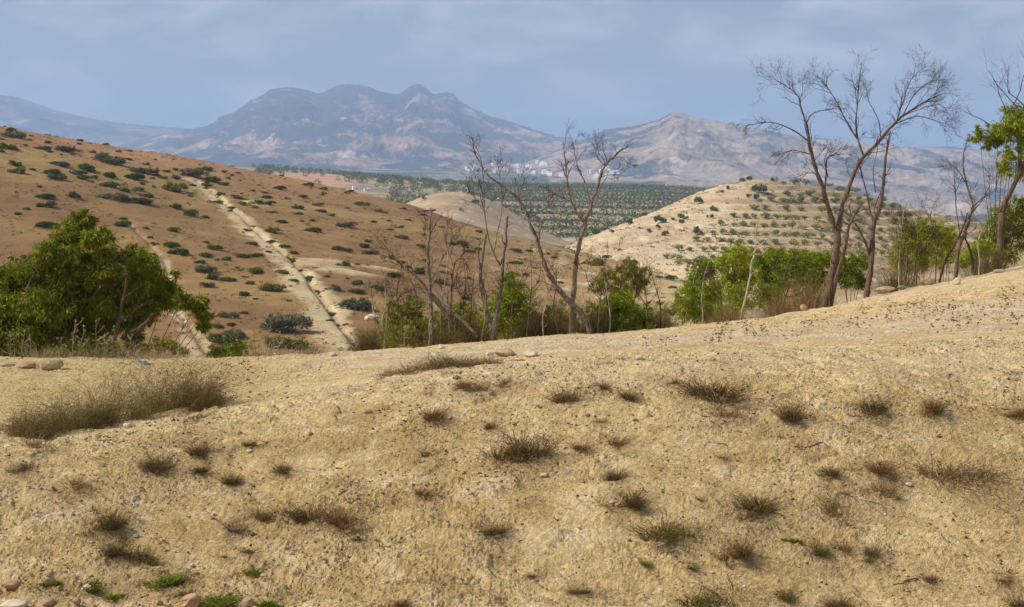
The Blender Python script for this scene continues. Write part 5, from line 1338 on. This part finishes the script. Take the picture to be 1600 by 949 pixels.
HS = za([(40, 45, 90, 'd'), (68, 85, 30, 'd'), (240, 95, 170, 'o'), (50, 165, 100, 'o'), (232, 195, 70, 'd'), (305, 230, 85, 'd'), (378, 245, 50, 'd'), (427, 170, 65, 'o'), (508, 220, 30, 'd'), (420, 60, 100, 'd'), (500, 58, 40, 'd'), (563, 133, 28, 'd'), (740, 100, 80, 'd'), (655, 172, 95, 'd'), (628, 200, 40, 'd'), (705, 220, 60, 'b'), (752, 265, 80, 'd'), (858, 145, 55, 'd'), (880, 172, 35, 'd'), (940, 185, 70, 'b'), (1083, 203, 35, 'd'), (885, 85, 65, 'o'), (960, 105, 60, 'd'), (965, 130, 40, 'd'), (1100, 120, 50, 'd'), (1145, 180, 80, 'o'), (1240, 215, 50, 'o'), (843, 228, 40, 'd'), (1005, 235, 70, 'd'), (858, 268, 30, 'd'), (910, 266, 35, 'd'), (1080, 285, 100, 'b'), (905, 310, 80, 'd'), (585, 310, 45, 'd'), (90, 305, 30, 'd'), (215, 310, 65, 'd'), (205, 380, 85, 'd'), (240, 420, 90, 'd'), (125, 382, 40, 'd'), (430, 400, 75, 'd'), (390, 375, 35, 'd'), (375, 432, 80, 'd'), (350, 470, 50, 'd'), (495, 458, 50, 'd'), (440, 460, 25, 'd'), (625, 380, 55, 'd'), (640, 430, 80, 'd'), (575, 440, 60, 'd'), (690, 420, 35, 'd'), (590, 500, 115, 'o'), (375, 505, 90, 'g'), (425, 540, 80, 'd'), (500, 552, 70, 'd'), (575, 543, 30, 'd'), (603, 575, 45, 'd'), (390, 583, 60, 'b'), (580, 625, 65, 'd'), (632, 652, 28, 'd'), (790, 660, 32, 'd'), (715, 595, 110, 'o'), (828, 562, 50, 'd'), (805, 590, 20, 'd'), (810, 460, 80, 'o'), (765, 390, 60, 'd'), (820, 425, 40, 'd'), (770, 520, 70, 'd'), (845, 510, 60, 'b'), (930, 500, 40, 'd'), (720, 315, 70, 'o'), (1190, 367, 35, 'd'), (1095, 415, 60, 'd'), (1040, 395, 30, 'd'), (1045, 405, 60, 'd'), (1075, 485, 70, 'd'), (1130, 483, 30, 'd'), (1178, 490, 25, 'd'), (1130, 577, 50, 'd'), (1125, 612, 70, 'o'), (1080, 553, 22, 'd'), (1025, 600, 80, 'g'), (1140, 685, 130, 'g'), (1240, 600, 70, 'd'), (997, 758, 40, 'd'), (505, 735, 80, 'g'), (575, 722, 40, 'd'), (448, 788, 70, 'd'), (505, 777, 55, 'd'), (750, 780, 190, 'g'), (440, 850, 130, 'd'), (530, 830, 100, 'g'), (800, 870, 150, 'o'), (910, 905, 90, 'd'), (500, 915, 150, 'o'), (715, 855, 60, 'd'), (110, 350, 30, 'd'), (130, 435, 30, 'd'), (985, 540, 40, 'd'), (540, 150, 60, 'b')])
HS += zb([(45, 205, 80, 'g'), (20, 240, 60, 'o'), (25, 195, 40, 'd'), (130, 245, 60, 'g'), (195, 250, 60, 'g'), (40, 293, 40, 'd'), (95, 310, 24, 'd'), (45, 315, 44, 'o'), (155, 314, 60, 'd'), (125, 390, 50, 'd'), (145, 417, 50, 'd'), (78, 428, 20, 'd'), (48, 443, 22, 'd'), (115, 362, 22, 'd'), (220, 388, 44, 'g'), (340, 388, 80, 'g'), (415, 405, 50, 'g'), (265, 455, 60, 'd'), (370, 470, 60, 'd'), (368, 458, 22, 'd'), (160, 330, 60, 'd'), (255, 303, 60, 'd'), (230, 320, 50, 'g'), (320, 325, 60, 'd'), (390, 330, 70, 'd'), (185, 292, 60, 'g'), (300, 272, 90, 'g'), (340, 285, 80, 'g'), (430, 308, 90, 'g'), (520, 332, 60, 'g'), (570, 318, 90, 'g'), (600, 305, 60, 'o'), (385, 372, 50, 'o'), (435, 388, 40, 'o'), (150, 475, 60, 'd'), (70, 572, 30, 'd'), (245, 335, 40, 'd'), (420, 350, 24, 'd'), (465, 328, 30, 'o')])
HS += zc([(30, 305, 60, 'o'), (110, 340, 40, 'o'), (65, 465, 30, 'd'), (215, 445, 80, 'd'), (295, 480, 70, 'd'), (155, 380, 26, 'd'), (125, 372, 24, 'd'), (230, 375, 40, 'd'), (290, 355, 40, 'd'), (305, 375, 30, 'd'), (370, 405, 40, 'd'), (200, 405, 50, 'd'), (75, 510, 60, 'b'), (195, 550, 40, 'd'), (165, 600, 60, 'd'), (20, 635, 40, 'd'), (20, 672, 50, 'd'), (105, 650, 60, 'd'), (680, 497, 80, 'd'), (725, 500, 50, 'd'), (685, 550, 60, 'd'), (680, 595, 95, 'b'), (430, 470, 90, 'o'), (515, 455, 30, 'd'), (520, 422, 50, 'd'), (1000, 548, 100, 'o'), (480, 615, 40, 'd'), (360, 630, 50, 'd'), (330, 325, 40, 'b'), (295, 435, 40, 'd'), (160, 415, 40, 'd'), (60, 565, 24, 'd'), (470, 700, 40, 'd'), (430, 730, 40, 'd'), (490, 505, 60, 'b'), (250, 590, 40, 'o'), (30, 730, 80, 'g')])
R = np.random.default_rng(1100)
def ridge_py(px): return np.interp(px, [0, 250, 400, 640, 800, 950], [191, 237, 262, 319, 364, 399])
for k in range(95):                                       # smaller ones higher up, thicker towards the top left
    px = R.uniform(0, 640)**1.0; px = px*R.uniform(.55, 1)
    t = R.random()**1.3
    py = ridge_py(px)+3+t*np.interp(px, [0, 300, 640], [75, 62, 60])
    HS.append((px, py, R.uniform(7, 20)*(.7+.5*t), R.choice(list('dddoogg'))))
for k in range(26):
    px = R.uniform(560, 1000); py = ridge_py(px)+4+R.random()**1.2*np.interp(px, [560, 1000], [120, 40])
    HS.append((px, py, R.uniform(8, 20), R.choice(list('dddob'))))
for px, py, w in [(1045, 437, 26), (1068, 440, 16), (1030, 434, 18), (1052, 450, 20), (985, 395, 30), (945, 400, 20)]: HS.append((px, py, w, 'd'))
for f in np.sort(R.random(10))**.9:
    py = 283+f*272+R.normal()*3; HS.append((np.interp(py, [p[1] for p in TR], [p[0] for p in TR])+R.normal()*2.5+2, py, R.uniform(7, 17)*(.7+.6*f), R.choice(list('dogb'))))
def hill_zone(px, py):
    tx = np.interp(py, [p[1] for p in TR], [p[0] for p in TR])
    d = py-ridge_py(px)
    if px > 760: return 'on the rocky east end of the brown hill'
    if py < 281 or (px > tx and d < 28):
        return ('on the top left skyline of the brown hill' if px < 150 else 'on the upper left brown hill') if px < 290 and d < 32 else \
               ('under the top left skyline, brown hill' if px < 160 else 'above the trench, brown hill') if px < 330 else 'along the skyline right of the trench'
    if px < tx-45:
        if px < 170: return 'on the far left brown slope'
        return 'left of the trench top, brown hill' if py < 340 else ('between the two trenches, mid slope' if py < 440 else 'between the trenches at the hill foot')
    if px < tx+45: return 'beside the pale trench, upper half' if py < 390 else 'beside the pale trench, lower half'
    return 'right of the trench, upper slope' if py < 370 else 'right of the trench, lower slope'
LK = {'d': 'dark green shrub', 'o': 'olive shrub', 'g': 'grey-green shrub', 'b': 'brown dry shrub'}
hz_ = {}
for t in HS: hz_.setdefault((hill_zone(t[0], t[1]), t[3]), []).append(t)
for k, t in enumerate(HS):
    px, py, w, kd = t
    p = hit(px, py, left_h, 85, 310, 700)
    s = w*p[1]/F*(.82+.34*sstep(25, 110, py-ridge_py(px)))
    o = link({'d': 'dark_shrub', 'o': 'olive_shrub', 'g': 'grey_shrub', 'b': 'brown_shrub'}[kd], SM[kd][k % len(SM[kd])], None, (p[0], p[1], p[2]-.05*s))
    o.scale = (s, s*R.uniform(.9, 1.3), s*R.uniform(.52, .95)); o.rotation_euler = (0, 0, R.uniform(-.5, .5)+(math.pi if R.random() < .5 else 0))
    z = (hill_zone(px, py), kd); zl = sorted(hz_[z]); i = zl.index(t)
    tag(o, '%s, %s %s' % (LK[kd], 'the only one' if len(zl) == 1 else ORD[i]+' from the left', z[0]), 'shrub', 'shrubs on the brown hill')

# uncounted low scrub and grass clumps on both hills
def cover(name, label, n, h, px0, px1, y0, y1, cond, smin, smax, mat, seed, nl=10):
    R = np.random.default_rng(seed); Y = R.uniform(y0, y1, n); px = R.uniform(px0, px1, n); X = (px-800)/F*Y
    k = cond(X, Y, px); X, Y = X[k], Y[k]; n = len(X); sz = smin+(smax-smin)*R.random(n)**3
    u = unit(R.normal(size=(n, nl, 3))); u[..., 2] = np.abs(u[..., 2])*.6
    P = np.stack([X, Y, h(X, Y)], 1)[:, None]+u*sz[:, None, None]*np.array([.6, .5, .35])*R.uniform(.2, 1, (n, nl, 1))
    mb = MB(); leaves(mb, P.reshape(-1, 3), (u+R.normal(size=u.shape)*.6+np.array([0, 0, .4])).reshape(-1, 3), np.repeat(sz, nl)*.45, np.repeat(sz, nl)*.2, R)
    return tag(mb.build(name, M[mat]), label, 'ground cover', kind='stuff')
cl = lambda X, Y: fbm(X/9, Y/12, 1401, 3)
cover('dry_grass_cover', 'dry brown grass clumps covering the brown hillside', 9000, left_h, -20, 1080, 105, 290, lambda X, Y, p: cl(X, Y) > -.05, .15, .55, 'shrub_brown', 1402)
cover('low_scrub_cover', 'tiny dark scrub specks all over the brown hillside', 2600, left_h, -20, 1080, 105, 290, lambda X, Y, p: cl(X, Y)+.3*(p < 500) > .1, .2, .7, 'shrub_olive', 1403, 14)
cover('hill_scrub_cover', 'tiny scrub and dry clumps scattered over the pale hill', 3000, right_h, 880, 1560, 350, 540, lambda X, Y, p: fbm(X/14, Y/14, 1404, 3) > 0, .4, 1.5, 'shrub_brown', 1405, 12)
cover('hill_stone_cover', 'pale limestone stones littering the pale hill', 2500, right_h, 880, 1400, 350, 540, lambda X, Y, p: fbm(X/10, Y/14, 1406, 3) > .05, .3, 1.3, 'pebble', 1407, 8)

# ------------------------------------------------------------------ olive trees
def olive_mesh(name, mat, seed, n=10, per=40, L=.2, lob=4):
    R = np.random.default_rng(seed); mb = MB()
    P = smoothline([(0, 0, -.06), (R.normal()*.04, R.normal()*.04, .14), (R.normal()*.07, R.normal()*.07, .3)], 3)
    for k in range(lob):
        c = np.array([R.uniform(-.22, .22), R.uniform(-.22, .22), R.uniform(.32, .55)]); rr = R.uniform(.2, .3)
        u = unit(R.normal(size=(n, 3))); S = c+u*np.array([rr, rr, rr*.8])*R.uniform(.55, 1.1, (n, 1))
        i = R.integers(0, n, n*per)
        leaves(mb, S[i]+R.normal(size=(n*per, 3))*.045, u[i]+R.normal(size=(n*per, 3))*.8, L*.45*R.uniform(.5, 1.2, n*per), L*.2, R)
    tk = MB(); tube(tk, P, np.linspace(.05, .03, len(P)), 6)
    return mb.mesh(name+'_crown', M[mat]), tk.mesh(name+'_trunk', M['bark'])
OM = [olive_mesh('olive', 'olive', 1200+i) for i in range(5)]
OF = [olive_mesh('far_olive', 'olive_far', 1220+i, 7, 16, .28, 3) for i in range(4)]
R = np.random.default_rng(1250)
z7 = lambda x, y: (900+x/4, 260+y/4)
ROWS = [[(1300, 103), (1600, 122), (1860, 165)], [(1320, 168), (1600, 184), (1950, 215)], [(1225, 207), (1600, 221), (2050, 255)], [(1110, 258), (1600, 279), (2100, 305)], [(990, 307), (1600, 331), (2100, 352)], [(905, 357), (1600, 387), (2100, 402)],
        [(855, 412), (1600, 440), (2100, 455)], [(760, 460), (1600, 490), (2100, 505)], [(640, 515), (960, 525), (1600, 540), (2050, 552)], [(570, 565), (1000, 577), (1600, 590)], [(640, 600), (1000, 606), (1500, 622)]]
n_olive = 0
for ri, row in enumerate(ROWS):
    xs = [p[0] for p in row]; ys = [p[1] for p in row]
    x = xs[0]; i = 0
    while x < xs[-1]:
        if R.random() > .06:
            px, py = z7(x, np.interp(x, xs, ys)+R.normal()*2)
            p = hit(px, py+3, right_h, 345, 560, 700)
            s = R.uniform(10.5, 16)*p[1]/F*1.1
            cr, tk = OM[R.integers(5)]
            o = tag(empty('olive_tree', (p[0], p[1], p[2])), 'olive tree, %s from the left in the %s terrace row of the pale hill' % (ORD[i], ORD[ri]), 'olive tree', 'olives on the terraced pale hill')
            o.scale = (s*R.uniform(1.0, 1.45), s*1.1, s*R.uniform(.62, .85)); o.rotation_euler = (0, 0, R.uniform(0, 6.28))
            for nm, me in (('crown', cr), ('trunk', tk)):
                c = bpy.data.objects.new(nm, me); COL.objects.link(c); c.parent = o
            i += 1; n_olive += 1
        x += R.uniform(54, 84)
for px, py, w, kd, lab in [(760, 228, 60, 'o', 'largest olive-brown round shrub on the bare slope of the pale hill'), (865, 280, 46, 'o', 'yellowish round shrub in the middle of the bare pale slope'), (525, 350, 62, 'o', 'yellow-brown round shrub left on the bare pale slope'), (512, 383, 30, 'd', 'small dark shrub touching the yellow-brown one from below'),
        (610, 338, 26, 'd', 'small dark shrub right of the yellow-brown round shrub'), (662, 322, 40, 'd', 'upper dark shrub in the cluster of three on the pale slope'), (690, 333, 32, 'd', 'right dark shrub in the cluster of three on the pale slope'), (662, 352, 38, 'd', 'lower dark shrub in the cluster of three on the pale slope'), (555, 438, 52, 'd', 'round dark shrub low on the pale slope'),
        (220, 416, 28, 'd', 'small dark shrub at the left foot of the pale hill'), (125, 402, 48, 'o', 'olive shrub at the far left end of the pale hill'), (402, 392, 26, 'b', 'brown shrub on the left of the pale slope'), (460, 408, 30, 'd', 'dark shrub low left of the round dark shrub'), (430, 292, 36, 'd', 'dark shrub on the left skyline of the pale hill'),
        (1155, 165, 72, 'g', 'wide grey-green shrub below the summit of the pale hill'), (1130, 207, 50, 'd', 'dark shrub below the wide grey-green one'), (1085, 197, 36, 'd', 'small dark shrub left of the one below the summit'), (945, 144, 42, 'b', 'brown shrub by the rocks left of the summit'), (1037, 73, 40, 'o', 'olive shrub on the summit of the pale hill'),
        (1075, 77, 40, 'd', 'dark low shrub beside the summit shrub'), (1240, 95, 40, 'o', 'olive shrub on the skyline right of the summit'), (842, 322, 42, 'b', 'pale brown shrub under the yellowish round one'), (757, 428, 72, 'g', 'grey-green shrub at the left end of the terraces'), (905, 165, 30, 'o', 'small olive shrub below the summit rocks'), (1205, 182, 32, 'b', 'brown shrub right of the dark summit shrubs'), (340, 362, 44, 'd', 'low dark shrub on the left shoulder of the pale hill')]:
    px, py = z7(px, py); p = hit(px, py, right_h, 345, 560, 900); s = w/4*p[1]/F*1.1
    o = link('hill_shrub', SM[kd][R.integers(len(SM[kd]))], None, tuple(p)); o.scale = (s, s, s*1.5); o.rotation_euler = (0, 0, R.uniform(0, 6))
    tag(o, lab, 'shrub', 'shrubs on the pale hill')
# distant grove: the nearest rows are trees of their own, the rest of the grove is one mass
far = []; grove_fill = []
for ri, Yr in enumerate(GROVE_ROWS):
    x = 735 if ri > 3 else 770
    while x < 1110:
        Y = Yr+R.normal()*4+6*math.sin(x/60)
        X = (x-800)/F*Y; far.append((ri, x, np.array([X, Y, float(grove_h(X, Y))])))
        x += R.uniform(5.6, 7.6)*(1150/Yr)**.6
        for dq in (R.uniform(7, 12),):
            q = (x-800)/F*(Y+dq); grove_fill.append(np.array([q, Y+dq, float(grove_h(q, Y+dq))]))
lim = 300-n_olive; cnt = {}
rest = []
for ri, x, p in far:
    if lim > 0 and ri <= 8 and p[1] < 1100:
        hid = hit(x, HZ-F*(p[2]+3)/p[1], right_h, 345, 600, 200)
        vis = (HZ-F*(p[2]+2)/p[1]) < min(np.interp(x, [800, 920, 960, 1000, 1050, 1100], [362, 370, 352, 337, 312, 292]), np.interp(x, [735, 760, 800, 850], [305, 335, 350, 372]))
        if vis:
            i = cnt.get(ri, 0); cnt[ri] = i+1; lim -= 1
            cr, tk = OF[R.integers(4)]
            o = tag(link('olive_tree', cr, None, tuple(p)), 'far olive, %s from the left in the %s grove row beyond the pale hill' % (ORD[i], ORD[ri]), 'olive tree', 'olives of the distant grove')
            s = R.uniform(4.4, 5.6); o.scale = (s*1.35, s, s*.62); o.rotation_euler = (0, 0, R.uniform(0, 6))
            continue
    rest.append(p)
rest += grove_fill
for k in range(1000):                                     # scattered olives on the left part of the plateau
    px = R.uniform(395, 770); Y = R.uniform(820, 1440)
    X = (px-800)/F*Y
    if fbm(X/70, Y/70, 1301, 3) < -.08-.5*sstep(1150, 1400, Y): continue
    if ((px-490)/50)**2+((Y-1150)/150)**2 < 1 and R.random() < .9: continue
    rest.append(np.array([X, Y, float(grove_h(X, Y))]))
def mass(name, label, cat, pts, smin, smax, mat, seed, nl=46):
    R = np.random.default_rng(seed); mb = MB(); P = np.array(pts); n = len(P)
    s = R.uniform(smin, smax, n)
    u = unit(R.normal(size=(n, nl, 3))); c = P[:, None]+np.stack([s*0, s*0, s*.42], 1)[:, None]+u*s[:, None, None]*np.array([.5, .5, .4])*R.uniform(.5, 1.05, (n, nl, 1))
    leaves(mb, c.reshape(-1, 3), (u+R.normal(size=u.shape)*.7).reshape(-1, 3), np.repeat(s, nl)*.3, np.repeat(s, nl)*.17, R)
    return tag(mb.build(name, M[mat]), label, cat, kind='stuff')
mass('olive_grove', 'distant olive grove covering the plateau behind the hills', 'olive grove', rest, 3.4, 5.2, 'olive_far', 1310)
wd = []
while len(wd) < 1600:
    px = R.uniform(560, 1180); Y = R.uniform(2300, 3700); X = (px-800)/F*Y
    if fbm(X/260, Y/260, 285, 4) > -.15: wd.append(np.array([X, Y, float(valley_h(X, Y))]))
mass('far_woodland', 'dark far woodland below the white village', 'woodland', wd, 5, 10, 'shrub_dark', 1320, 22)
kn = [(618, 330, 8), (662, 312, 9), (693, 352, 12), (742, 318, 10), (720, 330, 8)]
for i, (px, py, w) in enumerate(kn):
    p = hit(px, py, knoll_h, 520, 660); s = w*p[1]/F
    o = link('hill_shrub', SM['g'][i % 3], None, tuple(p)); o.scale = (s, s, s*1.5)
    tag(o, 'small grey-green shrub, %s from the left on the bare knoll' % ORD[sorted(kn).index((px, py, w))], 'shrub', 'shrubs on the bare knoll')

# ------------------------------------------------------------------ far village

def back_h(x, y): return np.maximum(np.maximum(valley_h(x, y), massif_h(x, y)), ridge_h(x, y))
def house_mesh(name, w, d, h, mat, seed):
    """flat-roofed house: walls with a parapet rim, sunk roof, window and door openings set into the front"""
    R = np.random.default_rng(seed); mb = MB()
    def box(x0, x1, y0, y1, z0, z1, mi):
        mb.add([(x0, y0, z0), (x1, y0, z0), (x1, y1, z0), (x0, y1, z0), (x0, y0, z1), (x1, y0, z1), (x1, y1, z1), (x0, y1, z1)],
               [(3, 2, 1, 0), (4, 5, 6, 7), (0, 1, 5, 4), (1, 2, 6, 5), (2, 3, 7, 6), (3, 0, 4, 7)], mi)
    box(-w/2, w/2, -d/2, d/2, -4, h, 0)
    for a in ((-w/2, w/2, -d/2, -d/2+.3), (-w/2, w/2, d/2-.3, d/2), (-w/2, -w/2+.3, -d/2+.3, d/2-.3), (w/2-.3, w/2, -d/2+.3, d/2-.3)): box(*a, h+.01, h+.7, 0)
    if R.random() < .5: box(-w*.1, w*.3, -d*.2, d*.3, h+.01, h+2.4, 0)
    for z in np.arange(.9, h-1.5, 2.9):
        for x in np.linspace(-w*.32, w*.32, 3): box(x-.5, x+.5, -d/2-.03, -d/2+.2, z, z+1.4, 1)
    return mb.mesh(name, [M[mat], M['opening']])
HM = [house_mesh('house', w, d, h, m, i) for i, (w, d, h, m) in enumerate([(9, 8, 4, 'wall'), (12, 9, 6.5, 'wall'), (7, 7, 3.6, 'wall'), (14, 8, 4, 'wall'), (10, 9, 6.5, 'wall_tan'), (8, 8, 4, 'wall_tan')])]
zv = lambda x, y: (690+x/5.161, 230+y/5.161)
HV = [(210, 185, 1), (225, 195, 0), (250, 170, 4), (262, 188, 3), (282, 172, 1), (300, 190, 5), (325, 185, 4), (415, 147, 3), (440, 200, 3), (430, 205, 0), (470, 150, 2), (495, 146, 1), (520, 152, 5), (365, 188, 3), (385, 190, 5), (610, 158, 3), (635, 155, 2), (630, 210, 1), (645, 212, 0), (675, 160, 5), (700, 160, 3), (680, 190, 4), (690, 208, 5), (710, 212, 4), (725, 165, 2), (745, 217, 3), (755, 215, 1), (775, 122, 0), (790, 200, 5), (815, 138, 3), (835, 140, 2), (850, 145, 0), (825, 205, 3), (840, 212, 1), (855, 205, 4), (870, 222, 1), (885, 225, 3), (900, 220, 0), (970, 235, 1), (980, 236, 0), (560, 185, 5), (540, 190, 2)]
HW = [(1180, 210, 4), (1205, 208, 1), (1215, 200, 3), (1235, 212, 0), (1250, 238, 3), (1265, 235, 1), (1275, 240, 0), (1290, 205, 1), (1310, 215, 4), (1320, 192, 0), (1330, 185, 1), (1345, 195, 3), (1355, 180, 4), (1365, 205, 1), (1375, 215, 3), (1395, 205, 0), (1400, 210, 2), (1425, 212, 1), (1300, 240, 2), (1340, 232, 3)]
for grp, lst, Y in (('larger white village', HV, 4300), ('smaller village to its right', HW, 4050)):
    ss = sorted(lst)
    for t in lst:
        px, py = zv(t[0], t[1]+3); p = hit(px, py, back_h, 2600, 6800, 900)
        o = link('house', HM[t[2]], None, tuple(p)); o.rotation_euler = (0, 0, R.uniform(-1.3, -.5)); o.scale = (p[1]/4200*1.25, p[1]/4200*1.25, p[1]/4200*1.55)
        tag(o, 'tiny far %s flat-roofed house, %s from the left in the %s' % ('tan' if t[2] > 3 else 'white', ORD[ss.index(t)], grp), 'house', 'far village houses')
px, py = zv(657, 205); p = hit(px, py, back_h, 2600, 6800, 900); k = p[1]/4200
t = tag(empty('minaret', tuple(p)), 'tall square white tower standing up from the larger white village', 'tower')
def prism(parent, name, mat, w, z0, z1, w2=None):
    w2 = w if w2 is None else w2; mb = MB()
    mb.add([(-w, -w, z0), (w, -w, z0), (w, w, z0), (-w, w, z0), (-w2, -w2, z1), (w2, -w2, z1), (w2, w2, z1), (-w2, w2, z1)], [(3, 2, 1, 0), (4, 5, 6, 7), (0, 1, 5, 4), (1, 2, 6, 5), (2, 3, 7, 6), (3, 0, 4, 7)])
    o = bpy.data.objects.new(name, mb.mesh(name, M[mat])); COL.objects.link(o); o.parent = parent
prism(t, 'shaft', 'wall', 2.6*k, -4, 14*k); prism(t, 'gallery', 'wall', 3.1*k, 14*k+.02, 15*k); prism(t, 'lantern', 'wall', 1.5*k, 15*k+.02, 18*k, 1.3*k); prism(t, 'cap', 'wall', 1.5*k, 18*k+.02, 20*k, .1)
for px, py, gs, lab in [(424, 268, 0, 'small pale farm building beside the red field on the plateau'), (556, 297, 1, 'white farm building among olives behind the brown hill, left one'), (575, 299, 3, 'long white farm building among olives behind the brown hill, right one')]:
    p = hit(px, py, grove_h, 700, 1450); o = link('farmhouse', HM[gs], None, tuple(p)); o.rotation_euler = (0, 0, .3); o.scale = (p[1]/1250*.5,)*3
    tag(o, lab, 'house', 'farm buildings on the plateau')
for px, hpx, Y, lab in [(842, 19, 1290, 'thin grey power pole on the crest of the olive grove'), (763, 14, 1330, 'thin grey power pole left on the crest of the olive grove')]:
    X = (px-800)/F*Y; z = float(grove_h(X, Y)); H = hpx*Y/F; t = tag(empty('power_pole', (X, Y, z)), lab, 'power pole', 'power poles by the olive grove')
    a = MB(); tube(a, [(X, Y, z-.5), (X, Y, z+H*.5), (X, Y, z+H)], [.22, .18, .14], 6); a.build('pole', M['steel'], t, False, (X, Y, z))
    a = MB(); tube(a, [(X-1.4, Y, z+H*.9), (X, Y, z+H*.91), (X+1.4, Y, z+H*.9)], [.1, .1, .1], 5); a.build('crossarm', M['steel'], t, False, (X, Y, z))
